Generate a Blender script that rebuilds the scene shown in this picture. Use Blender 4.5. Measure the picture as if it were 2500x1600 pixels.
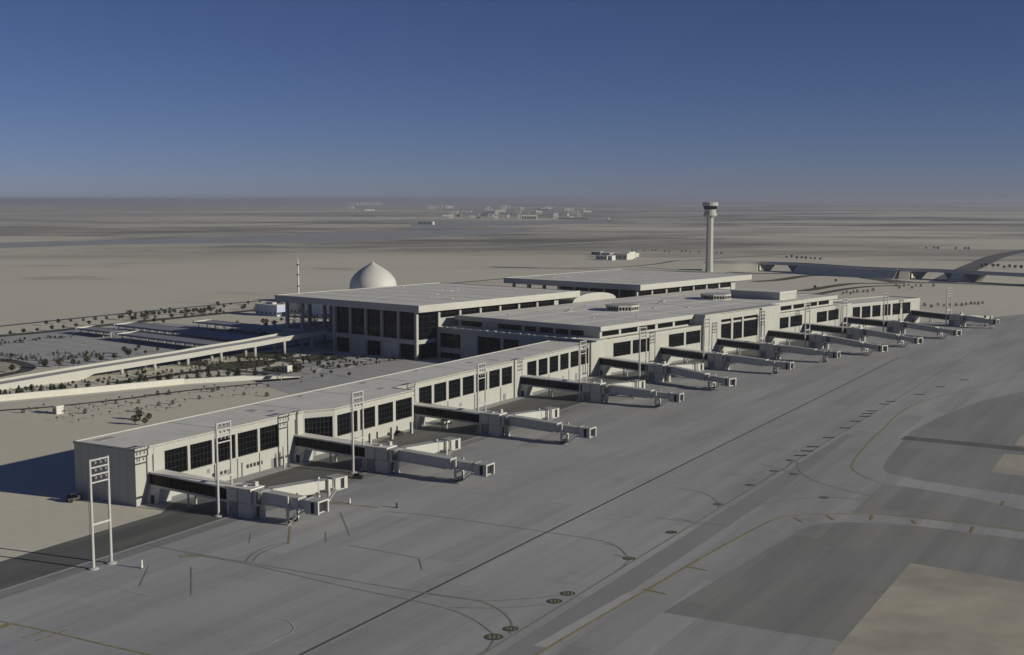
import bpy, bmesh, math, random
from mathutils import Vector, Matrix

# ------------------------------------------------------------------ clear
for o in list(bpy.data.objects):
    bpy.data.objects.remove(o)
scene = bpy.context.scene
COL = scene.collection
random.seed(7)
R = math.radians

# ------------------------------------------------------------------ camera (photo 2500x1600, f = 3023 px)
FP, CX, CY, HY, CAMH = 3023.0, 1250.0, 800.0, 487.0, 80.0
PITCH = math.atan((CY - HY) / FP)
cam_d = bpy.data.cameras.new('camera')
cam_d.sensor_width = 36.0
cam_d.lens = 36.0 * FP / 2500.0
cam_d.clip_start = 1.0
cam_d.clip_end = 400000.0
cam = bpy.data.objects.new('camera', cam_d)
cam.location = (0, 0, CAMH)
cam.rotation_euler = (R(90) - PITCH, 0, 0)
COL.objects.link(cam)
scene.camera = cam

# ------------------------------------------------------------------ sky, sun, exposure
SUN_EL = R(16.5)
SUN_DIR = Vector((0.927, -0.375, 0)).normalized()          # horizontal direction towards the sun
w = bpy.data.worlds.new('World')
scene.world = w
w.use_nodes = True
nt = w.node_tree
sky = nt.nodes.new('ShaderNodeTexSky')
sky.sky_type = 'NISHITA'
sky.sun_disc = False
sky.sun_elevation = SUN_EL
sky.sun_rotation = math.atan2(SUN_DIR.x, SUN_DIR.y)
sky.altitude = 800
sky.air_density = 0.6
sky.dust_density = 0.2
sky.ozone_density = 5.0
bgn = nt.nodes['Background']
tint = nt.nodes.new('ShaderNodeMix'); tint.data_type = 'RGBA'; tint.blend_type = 'MULTIPLY'; tint.inputs[0].default_value = 1.0
tint.inputs[7].default_value = (0.585, 0.444, 0.475, 1)          # the photograph's cooler, slightly violet grading of the whole sky
nt.links.new(sky.outputs[0], tint.inputs[6]); nt.links.new(tint.outputs[2], bgn.inputs[0])
bgn.inputs[1].default_value = 0.05
sd = bpy.data.lights.new('sun', 'SUN')
sd.energy = 2.25
sd.angle = R(0.5)
sd.color = (1.0, 0.94, 0.79)
sun = bpy.data.objects.new('sun', sd)
sun.rotation_euler = Vector((SUN_DIR.x * math.cos(SUN_EL), SUN_DIR.y * math.cos(SUN_EL), math.sin(SUN_EL))).to_track_quat('Z', 'Y').to_euler()
sun.location = (300, -100, 200)
COL.objects.link(sun)
vs = scene.view_settings
vs.view_transform = 'Standard'
vs.look = 'None'
vs.exposure = 0.92
vs.gamma = 1.0
vs.use_curve_mapping = False

# ------------------------------------------------------------------ helpers
_c, _s = math.cos(PITCH), math.sin(PITCH)
def at(x, y, z=0.0):
    """a place on the ground (height z) from where the photograph shows it"""
    dx = (x - CX) / FP; dy = -(y - CY) / FP
    d = (dx, _c + dy * _s, -_s + dy * _c)
    t = (z - CAMH) / d[2]
    return Vector((d[0] * t, d[1] * t, z))
FA, FB, FC = 29.5, 39.8, 50.0        # headings of the near pier, the main building and the far pier
def fr(a, u, v, z=0.0):
    a = R(a)
    return Vector((math.sin(a) * u + math.cos(a) * v, math.cos(a) * u - math.sin(a) * v, z))

class MB:
    def __init__(s): s.v = []; s.f = []
    def add(s, vs_, fs):
        n = len(s.v); s.v += [tuple(p) for p in vs_]; s.f += [tuple(i + n for i in f) for f in fs]
    def box(s, x0, x1, y0, y1, z0, z1):
        s.hexa([(x0,y0,z0),(x1,y0,z0),(x1,y1,z0),(x0,y1,z0),(x0,y0,z1),(x1,y0,z1),(x1,y1,z1),(x0,y1,z1)])
        return s
    def hexa(s, p):
        s.add(p, [(0,3,2,1),(4,5,6,7),(0,1,5,4),(1,2,6,5),(2,3,7,6),(3,0,4,7)]); return s
    def ramp(s, x0, x1, y0, y1, a0, b0, a1, b1):
        """box whose bottom/top run from a0,b0 at x0 to a1,b1 at x1"""
        return s.hexa([(x0,y0,a0),(x1,y0,a1),(x1,y1,a1),(x0,y1,a0),(x0,y0,b0),(x1,y0,b1),(x1,y1,b1),(x0,y1,b0)])
    def prism(s, poly, z0, z1):
        n = len(poly)
        s.add([(p[0],p[1],z0) for p in poly] + [(p[0],p[1],z1) for p in poly],
              [tuple(range(n-1,-1,-1)), tuple(range(n,2*n))] + [(i,(i+1)%n,n+(i+1)%n,n+i) for i in range(n)]); return s
    def lathe(s, prof, n=24, cx=0, cy=0):
        m = len(prof); vs_ = []; fs = []
        for i in range(n):
            a = 2*math.pi*i/n
            for r, z in prof: vs_.append((cx+r*math.cos(a), cy+r*math.sin(a), z))
        for i in range(n):
            for j in range(m-1):
                k = (i+1) % n
                fs.append((i*m+j, k*m+j, k*m+j+1, i*m+j+1))
        s.add(vs_, fs); return s
    def tube(s, p0, p1, r0, r1=None, n=8):
        if r1 is None: r1 = r0
        p0, p1 = Vector(p0), Vector(p1); d = (p1-p0).normalized()
        a = d.orthogonal().normalized(); b = d.cross(a)
        vs_ = []
        for p, r in ((p0,r0),(p1,r1)):
            for i in range(n):
                t = 2*math.pi*i/n; vs_.append(p + a*(r*math.cos(t)) + b*(r*math.sin(t)))
        s.add(vs_, [(i,(i+1)%n,n+(i+1)%n,n+i) for i in range(n)] + [tuple(range(n-1,-1,-1)), tuple(range(n,2*n))]); return s
    def mesh(s, name, mat, smooth=False, recalc=True):
        m = bpy.data.meshes.new(name); m.from_pydata(s.v, [], s.f); m.materials.append(mat)
        if recalc:
            bm = bmesh.new(); bm.from_mesh(m); bmesh.ops.recalc_face_normals(bm, faces=bm.faces); bm.to_mesh(m); bm.free()
        if smooth:
            for p in m.polygons: p.use_smooth = True
        m.update(); return m
    def build(s, name, mat, parent=None, smooth=False, loc=None, rz=0.0, recalc=True):
        return put(name, s.mesh(name, mat, smooth, recalc), parent, loc, rz)

def put(name, mesh, parent=None, loc=None, rz=0.0, sc=None):
    o = bpy.data.objects.new(name, mesh); COL.objects.link(o)
    if parent is not None: o.parent = parent
    if loc is not None: o.location = loc
    if rz: o.rotation_euler = (0, 0, rz)
    if sc is not None: o.scale = (sc, sc, sc) if not isinstance(sc, tuple) else sc
    return o
def empty(name, loc=(0,0,0), rz=0.0, parent=None):
    o = put(name, None, parent, loc, rz); o.empty_display_size = 2.0; return o
def tag(o, label, cat, group=None):
    o['label'] = label; o['category'] = cat
    if group: o['group'] = group
    return o
def struct(o): o['kind'] = 'structure'; return o
def stuff(o): o['kind'] = 'stuff'; return o
def sheet(name, pts, z, mat, parent=None, kind=True):
    """flat polygon sheet"""
    m = bpy.data.meshes.new(name); bm = bmesh.new()
    vs_ = [bm.verts.new((p[0], p[1], z)) for p in pts]
    f = bm.faces.new(vs_); bm.normal_update()
    if f.normal.z < 0: f.normal_flip()
    bmesh.ops.triangulate(bm, faces=bm.faces)
    bm.to_mesh(m); bm.free(); m.materials.append(mat)
    o = put(name, m, parent)
    if kind and parent is None: struct(o)
    return o
def smoothline(pts, k=8):
    if len(pts) < 3: return [Vector(p) for p in pts]
    P = [Vector(p) for p in pts]; P = [2*P[0]-P[1]] + P + [2*P[-1]-P[-2]]; out = []
    for i in range(1, len(P)-2):
        a, b, c_, d = P[i-1:i+3]
        for j in range(k):
            t = j/k
            out.append(0.5*((2*b)+(c_-a)*t+(2*a-5*b+4*c_-d)*t*t+(3*b-a-3*c_+d)*t**3))
    out.append(P[-2]); return out
def ribbon(name, pts, wid, z, mat, parent=None, kind=None, smooth=True):
    """strip of constant width laid on the ground"""
    L = smoothline([(p[0],p[1],0) for p in pts]) if smooth else [Vector((p[0],p[1],0)) for p in pts]
    vs_ = []; 
    for i, p in enumerate(L):
        d = (L[min(i+1,len(L)-1)] - L[max(i-1,0)]); d.normalize(); n = Vector((-d.y, d.x, 0))
        vs_ += [(p.x+n.x*wid/2, p.y+n.y*wid/2, z), (p.x-n.x*wid/2, p.y-n.y*wid/2, z)]
    mb = MB(); mb.add(vs_, [(2*i+1, 2*i+3, 2*i+2, 2*i) for i in range(len(L)-1)])
    o = mb.build(name, mat, parent, recalc=False)
    if kind: o['kind'] = kind
    return o

# ------------------------------------------------------------------ materials
def nodes(name):
    m = bpy.data.materials.new(name); m.use_nodes = True
    t = m.node_tree; return m, t, t.nodes['Principled BSDF'], t.nodes, t.links
def mat(name, col, rough=0.7, spec=0.3, metal=0.0, var=0.12, scale=0.4, bump=0.0, ior=None, stretch=None, rot=0.0, fine=None):
    """plain surface with gentle mottling in world space"""
    m, t, b, N, L = nodes(name)
    g = N.new('ShaderNodeNewGeometry'); mp = N.new('ShaderNodeMapping')
    L.new(g.outputs['Position'], mp.inputs[0])
    mp.inputs['Rotation'].default_value = (0, 0, rot)
    mp.inputs['Scale'].default_value = stretch or (1,1,1)
    n1 = N.new('ShaderNodeTexNoise'); n1.inputs['Scale'].default_value = scale; n1.inputs['Detail'].default_value = 6; n1.inputs['Roughness'].default_value = 0.62
    L.new(mp.outputs[0], n1.inputs[0])
    r = N.new('ShaderNodeMapRange'); r.inputs[1].default_value = 0.3; r.inputs[2].default_value = 0.7
    r.inputs[3].default_value = 1-var; r.inputs[4].default_value = 1+var
    L.new(n1.outputs[0], r.inputs[0])
    mx = N.new('ShaderNodeMix'); mx.data_type = 'RGBA'; mx.blend_type = 'MULTIPLY'; mx.inputs[0].default_value = 1.0
    mx.inputs[6].default_value = (*col, 1); L.new(r.outputs[0], mx.inputs[7])
    L.new(mx.outputs[2], b.inputs['Base Color'])
    b.inputs['Roughness'].default_value = rough; b.inputs['Metallic'].default_value = metal
    b.inputs['Specular IOR Level'].default_value = spec
    if ior: b.inputs['IOR'].default_value = ior
    if bump:
        bp = N.new('ShaderNodeBump'); bp.inputs['Strength'].default_value = bump; bp.inputs['Distance'].default_value = 0.1
        L.new(n1.outputs[0], bp.inputs['Height']); L.new(bp.outputs[0], b.inputs['Normal'])
    return m

M = {}
M['facade'] = mat('facade concrete', (0.40, 0.402, 0.37), 0.75, 0.25, var=0.045, scale=0.35, stretch=(1,1,.16))
M['panel'] = mat('facade panel', (0.45, 0.447, 0.415), 0.6, 0.3, var=0.05, scale=0.2)
M['roof'] = mat('roof membrane', (0.70, 0.685, 0.645), 0.8, 0.2, var=0.10, scale=0.07)
M['fascia'] = mat('fascia metal', (0.435, 0.433, 0.395), 0.55, 0.35, var=0.04, scale=0.2)
M['bridge'] = mat('bridge paint', (0.46, 0.46, 0.428), 0.5, 0.4, var=0.06, scale=0.5)
M['steel'] = mat('galvanised steel', (0.44, 0.44, 0.42), 0.5, 0.5, var=0.08, scale=1.0)
M['dark_metal'] = mat('dark metal', (0.05, 0.05, 0.055), 0.5, 0.4, var=0.2, scale=1.0)
M['rubber'] = mat('rubber', (0.02, 0.02, 0.02), 0.85, 0.2, var=0.2, scale=2.0)
M['glass'] = mat('dark tinted glass', (0.004, 0.0045, 0.005), 0.12, 0.12, var=0.3, scale=0.25)
M['bars'] = mat('aluminium glazing bar', (0.032, 0.032, 0.03), 0.5, 0.3, var=0.1, scale=1.0)
M['louvre'] = mat('dark louvre', (0.03, 0.03, 0.032), 0.7, 0.3, var=0.2, scale=1.0)
M['door'] = mat('grey steel door', (0.20, 0.21, 0.23), 0.6, 0.4, var=0.08, scale=1.0)
M['lamp'] = mat('floodlight glass', (0.30, 0.30, 0.29), 0.3, 0.5, var=0.2, scale=2.0)
M['bark'] = mat('bark', (0.12, 0.09, 0.06), 0.9, 0.2, var=0.25, scale=3.0)
M['leaf'] = mat('dark foliage', (0.028, 0.034, 0.018), 0.75, 0.2, var=0.4, scale=2.0)
M['leaf2'] = mat('dusty foliage', (0.06, 0.058, 0.032), 0.8, 0.2, var=0.4, scale=2.0)
M['white'] = mat('white render', (0.56, 0.555, 0.51), 0.75, 0.2, var=0.06, scale=0.3)
M['dome'] = mat('white dome shell', (0.55, 0.545, 0.515), 0.6, 0.3, var=0.05, scale=0.1)
M['asphalt'] = mat('asphalt', (0.085, 0.085, 0.08), 0.9, 0.2, var=0.25, scale=0.05)
M['canopy'] = mat('canopy sheeting', (0.27, 0.275, 0.30), 0.6, 0.3, var=0.08, scale=0.3)
M['shade'] = mat('parking bay paving', (0.20, 0.19, 0.18), 0.9, 0.2, var=0.15, scale=0.2)
M['yellow'] = mat('worn yellow paint', (0.30, 0.265, 0.13), 0.8, 0.2, var=0.25, scale=0.5)
M['oldline'] = mat('worn dark line', (0.265, 0.255, 0.215), 0.85, 0.2, var=0.2, scale=0.5)
M['faint'] = mat('old faded mark', (0.27, 0.265, 0.24), 0.85, 0.2, var=0.2, scale=0.5)
M['black'] = mat('black paint', (0.10, 0.10, 0.088), 0.8, 0.2, var=0.2, scale=0.5)
M['whiteline'] = mat('worn white paint', (0.52, 0.51, 0.48), 0.8, 0.2, var=0.2, scale=0.5)
M['joint'] = mat('tar joint', (0.12, 0.12, 0.115), 0.9, 0.2, var=0.2, scale=0.5)
M['seam'] = mat('roof seam', (0.42, 0.41, 0.39), 0.85, 0.2, var=0.1, scale=0.3)
M['kerb'] = mat('pale kerb', (0.60, 0.58, 0.53), 0.85, 0.2, var=0.08, scale=0.3)
M['shade_blue_wall'] = mat('white wall tinted shade blue', (0.44, 0.49, 0.62), 0.75, 0.2, var=0.06, scale=0.3)  # white walls; the blue of sky-lit shade is put into the colour
M['farwall'] = mat('far pale wall', (0.55, 0.53, 0.47), 0.8, 0.2, var=0.08, scale=0.05)
M['fardark'] = mat('far dark roof', (0.16, 0.16, 0.17), 0.8, 0.2, var=0.1, scale=0.05)
M['pathway'] = mat('concrete paving', (0.42, 0.415, 0.41), 0.9, 0.2, var=0.1, scale=0.1)
M['bed'] = mat('planting bed', (0.10, 0.10, 0.07), 0.95, 0.1, var=0.45, scale=0.25)
M['oldrunway'] = mat('far concrete pavement', (0.34, 0.345, 0.365), 0.9, 0.2, var=0.10, scale=0.01)
M['farasphalt'] = mat('far asphalt', (0.13, 0.13, 0.13), 0.9, 0.2, var=0.12, scale=0.02)

def sand_material():
    m, t, b, N, L = nodes('desert sand')
    g = N.new('ShaderNodeNewGeometry')
    def noise(scale, detail=5, rough=0.55, sc=(1,1,1), off=(0,0,0)):
        mp = N.new('ShaderNodeMapping'); mp.inputs['Scale'].default_value = sc; mp.inputs['Location'].default_value = off
        L.new(g.outputs['Position'], mp.inputs[0])
        n = N.new('ShaderNodeTexNoise'); n.inputs['Scale'].default_value = scale; n.inputs['Detail'].default_value = detail; n.inputs['Roughness'].default_value = rough
        L.new(mp.outputs[0], n.inputs[0]); return n.outputs[0]
    def rng(x, a, b_, c_, d): 
        r = N.new('ShaderNodeMapRange'); r.inputs[1].default_value = a; r.inputs[2].default_value = b_; r.inputs[3].default_value = c_; r.inputs[4].default_value = d
        r.interpolation_type = 'SMOOTHSTEP'; L.new(x, r.inputs[0]); return r.outputs[0]
    def math_(op, a, b_):
        n = N.new('ShaderNodeMath'); n.operation = op
        for i, q in enumerate((a, b_)):
            if isinstance(q, (int, float)): n.inputs[i].default_value = q
            else: L.new(q, n.inputs[i])
        return n.outputs[0]
    def mix(f, a, b_):
        n = N.new('ShaderNodeMix'); n.data_type = 'RGBA'
        if isinstance(f, (int, float)): n.inputs[0].default_value = f
        else: L.new(f, n.inputs[0])
        for i, q in ((6,a),(7,b_)):
            if isinstance(q, tuple): n.inputs[i].default_value = (*q, 1)
            else: L.new(q, n.inputs[i])
        return n.outputs[2]
    sep = N.new('ShaderNodeSeparateXYZ'); L.new(g.outputs['Position'], sep.inputs[0])
    big = noise(0.0009, 7, 0.6, (0.55, 1.0, 1), (311, 900, 0))
    mid = noise(0.0065, 6, 0.6, (0.5, 1.0, 1))
    fine = noise(0.35, 5, 0.6)
    # scrubland: gravel plain with low bushes starts some way behind the airport
    far = rng(sep.outputs['Y'], 1300.0, 2300.0, 0.0, 1.0)
    scr = rng(big, 0.43, 0.53, 0.0, 1.0)
    mot = noise(0.0032, 8, 0.66, (0.7, 1.0, 1), (77, 13, 0))
    scr = math_('MULTIPLY', scr, rng(mot, 0.36, 0.6, 0.35, 1.0))
    scr = math_('MULTIPLY', scr, far)
    scr = math_('MULTIPLY', scr, rng(sep.outputs['X'], -3000.0, 900.0, 0.62, 1.0))
    b2 = noise(0.0021, 7, 0.6, (0.4, 1.0, 1), (1200, 340, 0))
    b2 = math_('MULTIPLY', rng(b2, 0.5, 0.62, 0.0, 0.62), rng(sep.outputs['Y'], 1150.0, 1700.0, 0.0, 1.0))
    scr = math_('MAXIMUM', scr, math_('MULTIPLY', b2, rng(sep.outputs['X'], -900.0, 700.0, 0.35, 1.0)))
    spot = rng(mid, 0.58, 0.70, 0.0, 0.5)
    spot = math_('MULTIPLY', spot, rng(sep.outputs['Y'], 850.0, 1250.0, 0.0, 1.0))
    f = math_('MAXIMUM', scr, spot)
    base = mix(rng(fine, 0.3, 0.7, 0.0, 1.0), (0.63, 0.595, 0.495), (0.69, 0.65, 0.545))
    base = mix(rng(mid, 0.35, 0.65, 0.0, 0.5), base, (0.595, 0.565, 0.475))
    col = mix(math_('MULTIPLY', f, 0.9), base, (0.125, 0.13, 0.118))
    L.new(col, b.inputs['Base Color'])
    b.inputs['Roughness'].default_value = 0.95; b.inputs['Specular IOR Level'].default_value = 0.1
    bp = N.new('ShaderNodeBump'); bp.inputs['Strength'].default_value = 0.35; bp.inputs['Distance'].default_value = 0.15
    L.new(fine, bp.inputs['Height']); L.new(bp.outputs[0], b.inputs['Normal'])
    return m
def paving_material(name, c0, c1, ang, lane=7.5, seg=60.0, stain=0.5):
    """slip-formed paving lanes: every lane has its own tone, streaked along its length"""
    m, t, b, N, L = nodes(name)
    g = N.new('ShaderNodeNewGeometry'); mp = N.new('ShaderNodeMapping'); mp.vector_type = 'POINT'
    mp.inputs['Rotation'].default_value = (0, 0, R(ang))          # x = across (v), y = along (u)
    L.new(g.outputs['Position'], mp.inputs[0])
    sep = N.new('ShaderNodeSeparateXYZ'); L.new(mp.outputs[0], sep.inputs[0])
    def M_(op, a, b_=0.0):
        n = N.new('ShaderNodeMath'); n.operation = op
        for i, q in enumerate((a, b_)):
            if isinstance(q, (int, float)): n.inputs[i].default_value = q
            else: L.new(q, n.inputs[i])
        return n.outputs[0]
    li = M_('FLOOR', M_('DIVIDE', sep.outputs[0], lane))
    wn = N.new('ShaderNodeTexWhiteNoise'); wn.noise_dimensions = '1D'; L.new(li, wn.inputs['W'])
    si = M_('FLOOR', M_('ADD', M_('DIVIDE', sep.outputs[1], seg), M_('MULTIPLY', wn.outputs[0], 7.0)))
    cb = N.new('ShaderNodeCombineXYZ'); L.new(li, cb.inputs[0]); L.new(si, cb.inputs[1])
    wn2 = N.new('ShaderNodeTexWhiteNoise'); wn2.noise_dimensions = '3D'; L.new(cb.outputs[0], wn2.inputs['Vector'])
    def noise(sc, scale, detail=6, rough=0.6):
        q = N.new('ShaderNodeMapping'); q.inputs['Scale'].default_value = sc; L.new(mp.outputs[0], q.inputs[0])
        n = N.new('ShaderNodeTexNoise'); n.inputs['Scale'].default_value = scale; n.inputs['Detail'].default_value = detail; n.inputs['Roughness'].default_value = rough
        L.new(q.outputs[0], n.inputs[0]); return n.outputs[0]
    streak = noise((1.0, 0.06, 1), 0.22)
    blot = noise((1.0, 0.35, 1), 0.018, 5)
    fine = noise((1, 1, 1), 0.9, 4)
    cloud = noise((0.6, 0.6, 1), 0.006, 3)
    v = M_('ADD', M_('MULTIPLY', wn2.outputs[0], 0.20), M_('MULTIPLY', streak, 0.62))
    v = M_('ADD', v, M_('MULTIPLY', blot, 0.75))
    v = M_('ADD', v, M_('MULTIPLY', fine, 0.20))
    # sealed joints between lanes and across them, oil and rubber stains
    def jline(coord, step, wdt):
        fr_ = M_('FRACT', M_('DIVIDE', coord, step)); return M_('LESS_THAN', fr_, wdt/step)
    jt = M_('MAXIMUM', jline(sep.outputs[0], lane, .22), jline(sep.outputs[1], lane, .22))
    v = M_('SUBTRACT', v, M_('MULTIPLY', jt, 0.10))
    oil = noise((1, 1, 1), 0.045, 5, 0.7)
    st_ = N.new('ShaderNodeMapRange'); st_.inputs[1].default_value = 0.60; st_.inputs[2].default_value = 0.74; st_.inputs[3].default_value = 0.0; st_.inputs[4].default_value = 0.26; L.new(oil, st_.inputs[0])
    v = M_('SUBTRACT', v, st_.outputs[0])
    r = N.new('ShaderNodeMapRange'); r.inputs[1].default_value = 0.58; r.inputs[2].default_value = 1.10; L.new(v, r.inputs[0])
    mx = N.new('ShaderNodeMix'); mx.data_type = 'RGBA'; L.new(r.outputs[0], mx.inputs[0])
    mx.inputs[6].default_value = (*c0, 1); mx.inputs[7].default_value = (*c1, 1)
    m2 = N.new('ShaderNodeMix'); m2.data_type = 'RGBA'; m2.blend_type = 'MULTIPLY'; m2.inputs[0].default_value = stain
    rr = N.new('ShaderNodeMapRange'); rr.inputs[1].default_value = 0.38; rr.inputs[2].default_value = 0.62; L.new(cloud, rr.inputs[0])
    m3 = N.new('ShaderNodeMix'); m3.data_type = 'RGBA'; L.new(rr.outputs[0], m3.inputs[0])
    m3.inputs[6].default_value = (1.0, 0.98, 0.93, 1); m3.inputs[7].default_value = (0.96, 0.98, 1.04, 1)
    L.new(mx.outputs[2], m2.inputs[6]); L.new(m3.outputs[2], m2.inputs[7])
    L.new(m2.outputs[2], b.inputs['Base Color'])
    b.inputs['Roughness'].default_value = 0.85; b.inputs['Specular IOR Level'].default_value = 0.25
    return m
M['sand'] = sand_material()
M['strip'] = mat('taxi strip concrete', (0.29, 0.295, 0.30), 0.85, 0.2, var=0.07, scale=0.05)
M['newslab'] = mat('fresh concrete slab', (0.45, 0.45, 0.44), 0.85, 0.2, var=0.06, scale=0.2)
M['apron'] = paving_material('apron concrete', (0.285, 0.288, 0.29), (0.445, 0.445, 0.44), FA)
M['shoulder'] = paving_material('shoulder asphalt', (0.215, 0.217, 0.212), (0.325, 0.325, 0.315), FA, 6.0, 40.0)
M['service'] = paving_material('service road asphalt', (0.10, 0.103, 0.095), (0.19, 0.19, 0.175), FA, 4.0, 35.0)
M['patch'] = mat('sand infield', (0.445, 0.42, 0.345), 0.95, 0.1, var=0.26, scale=0.045)

# ------------------------------------------------------------------ ground: rings so that near triangles stay small
def ground():
    mb = MB(); rings = [0]; r = 60.0
    while r < 160000: rings.append(r); r *= 1.45
    n = 48; vs_ = [(0, 0, 0)]
    for q in rings[1:]:
        for i in range(n):
            a = 2*math.pi*i/n; vs_.append((q*math.cos(a), q*math.sin(a), 0))
    fs = [(0, 1+i, 1+(i+1) % n) for i in range(n)]
    for k in range(len(rings)-2):
        for i in range(n):
            a = 1+k*n; j = (i+1) % n
            fs.append((a+i, a+n+i, a+n+j, a+j))
    mb.add(vs_, fs); return struct(mb.build('ground', M['sand'], recalc=False))
ground()

# ------------------------------------------------------------------ apron and roads
apron = sheet('apron', [fr(FA,40,-229.5), fr(FA,229,-231), fr(FA,229,-242), fr(FA,500,-245), fr(FB,480,-330), fr(FB,720,-330),
                        fr(FC,640,-449), fr(FC,728,-449), fr(FC,740,-434), fr(FC,860,-430), fr(FC,1100,-430), fr(FC,1250,-250), (900,500), (900,-60), (-60,-60), (-190,60)], 0.02, M['apron'])
sheet('service_road', [fr(FA,30,-229.4), fr(FA,226,-231.2), fr(FA,236,-236.5), fr(FA,296,-236.5), fr(FA,352,-239.5), fr(FA,498,-239.5), fr(FB,462,-324), fr(FB,715,-324), fr(FB,715,-301), fr(FB,456,-301), fr(FA,495,-214.3), fr(FA,30,-213.6)], 0.03, M['service'])
sheet('service_margin', [fr(FA,30,-213.4), fr(FA,470,-213.9), fr(FA,470,-209.5), fr(FA,30,-208.5)], 0.028, M['shoulder'])
ribbon('pale_line', [fr(FA,60,-213.2), fr(FA,480,-213.2)], 0.4, 0.036, M['whiteline'], apron, smooth=False)

# darker asphalt shoulders and sandy infield right of the taxi lane (positions read off the photograph)
def R1(x, y): return (1500 + x/2.2, 900 + y/2.2)
def ground_pts(f, pts, smooth=False, k=5):
    q = [at(*f(*p)) for p in pts]
    return smoothline(q, k) if smooth else q
edge1 = ground_pts(R1, [(260,1310),(600,1105),(850,955),(1040,850),(1180,828),(1500,835),(1900,880),(2300,935),(2600,985)], True)
sheet('shoulder_near', edge1 + ground_pts(R1, [(2800,1300),(2200,1300),(1590,1300),(1300,1500),(1220,1465),(850,1410),(560,1360)]), 0.026, M['shoulder'])
edge2 = ground_pts(R1, [(1270,775),(1450,620),(1600,640),(1900,690),(2250,770),(2600,860)], False)
sheet('shoulder_crossing', edge2 + ground_pts(R1, [(2600,960),(2200,880),(1700,812),(1400,782)]), 0.026, M['shoulder'])
sheet('shoulder_far', ground_pts(R1, [(1470,565),(1442,530),(1470,480),(1590,340),(1760,255),(1950,180),(2250,110),(2700,20),(3000,60),(3000,760),(2250,690),(1900,640),(1640,600)], False), 0.026, M['shoulder'])
sheet('infield_sand_near', ground_pts(R1, [(1100,1610),(1590,1045),(2200,1150),(2800,1260),(2800,1900),(1100,1900)]), 0.032, M['patch'])
sheet('infield_sand_middle', ground_pts(R1, [(2020,555),(2095,458),(2300,475),(2700,510),(2700,650),(2300,590)]), 0.032, M['patch'])
sheet('infield_sand_far', ground_pts(R1, [(2150,410),(2190,350),(2700,300),(2700,440),(2300,425)]), 0.032, M['patch'])
struct(ribbon('crossing_road', ground_pts(R1, [(1550,372),(2000,415),(2800,500)]), 7.0, 0.036, M['service'], smooth=False))

sheet('taxi_strip', [fr(FA,60,-106.5), fr(FA,60,-100.5), fr(FA,330,-100.5), fr(FA,420,-104.0), fr(FA,420,-106.5)], 0.03, M['strip'])
sheet('new_slab', [at(*p) for p in ((1302,1577),(1342,1582),(1545,1456),(1532,1447))], 0.036, M['newslab'])
# ---- painted lines and marks, all parts of the apron
_ln = [0]
def line(pts, wid, m='oldline', smooth=True, f=lambda x, y: (x, y), name='painted_line', z=0.044):
    _ln[0] += 1
    return ribbon(name, [at(*f(*p)) for p in pts], wid*.85, z + .0007*_ln[0], M[m], apron, smooth=smooth)
ribbon('drain_channel', [fr(FA,60,-136.7), fr(FA,300,-136.6), fr(FA,640,-136.1)], 0.6, 0.042, M['black'], apron, smooth=False)
ribbon('taxi_line', [fr(FA,150,-108.9), fr(FA,250,-108.7), fr(FA,700,-107.5)], 0.45, 0.040, M['oldline'], apron, smooth=False)
def R2(x, y): return (500 + x/2.0058, 1150 + y/2.0058)
line([(-520,1600),(-250,1436),(0,1290),(200,1175),(500,1000),(700,890),(850,815),(960,790),(1130,782),(1400,785),(1800,820),(2300,880)], 0.7, 'yellow', f=R1)
line([(1420,610),(1330,575),(1275,530),(1310,465),(1420,345),(1600,200),(1900,110),(2300,10)], 0.6, 'yellow', f=R1)
line([(0,1100),(60,1050),(75,1020),(20,960),(-60,940)], 0.45, f=R1)
line([(560,745),(550,715),(480,670),(330,640)], 0.45, f=R1)
line([(980,495),(985,540),(1030,580),(1150,630),(1400,690)], 0.45, f=R1)
line([(950,500),(920,540),(870,555),(790,610),(740,640)], 0.45, f=R1)
line([(790,515),(900,545),(1000,580)], 0.45, f=R1)
line([(560,735),(700,740),(900,715),(1100,690),(1400,710)], 0.4, f=R1)
line([(230,800),(400,825),(620,845)], 0.4, f=R1)
line([(0,1000),(40,1010),(75,1022)], 0.45, f=R1)
line([(-100,405),(200,455),(700,570),(1130,660),(1300,720),(1400,790),(1420,815),(1380,880),(1330,905)], 0.5, f=R2)
line([(240,455),(560,510),(900,570),(1130,605),(1330,635),(1440,680),(1500,740),(1495,800)], 0.5, f=R2)
line([(200,450),(230,410),(300,375),(400,350)], 0.55, f=R2)
line([(235,445),(265,410),(330,380),(400,355)], 0.55, f=R2)
line([(1100,605),(1350,635),(1600,625),(1780,605)], 0.4, f=R2)
line([(1200,670),(1450,672),(1650,655),(1750,635)], 0.4, f=R2)
line([(700,365),(850,390),(1050,430)], 0.35, f=R2)
line([(900,200),(1150,225),(1500,275),(1700,305),(1900,335),(2010,365),(2070,420)], 0.4, f=R2)
line([(2300,230),(2390,250)], 0.35, f=R2)
line([(410,360),(418,270)], 0.5, 'yellow', False, f=R2)
line([(550,155),(700,165),(850,180)], 0.9, 'yellow', f=R2)
line([(2150,580),(2260,605)], 0.7, 'yellow', False, f=R2)
line([(1050,430),(1065,485)], 0.3, 'faint', False, f=R2)
line([(665,205),(710,315)], 0.3, 'faint', False, f=R2)
line([(218,355),(226,305)], 0.3, 'faint', False, f=R2)
line([(593,350),(592,300)], 0.3, 'faint', False, f=R2)
def R3(x, y): return (x/3.08, 1100 + y/3.08)
line([(0,1285),(400,1370),(800,1465),(1150,1545),(1500,1640)], 0.5, 'yellow', f=R3)
line([(170,1410),(330,1360)], 0.5, 'yellow', False, f=R3)
line([(270,1435),(510,1350)], 0.5, 'yellow', False, f=R3)
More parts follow.
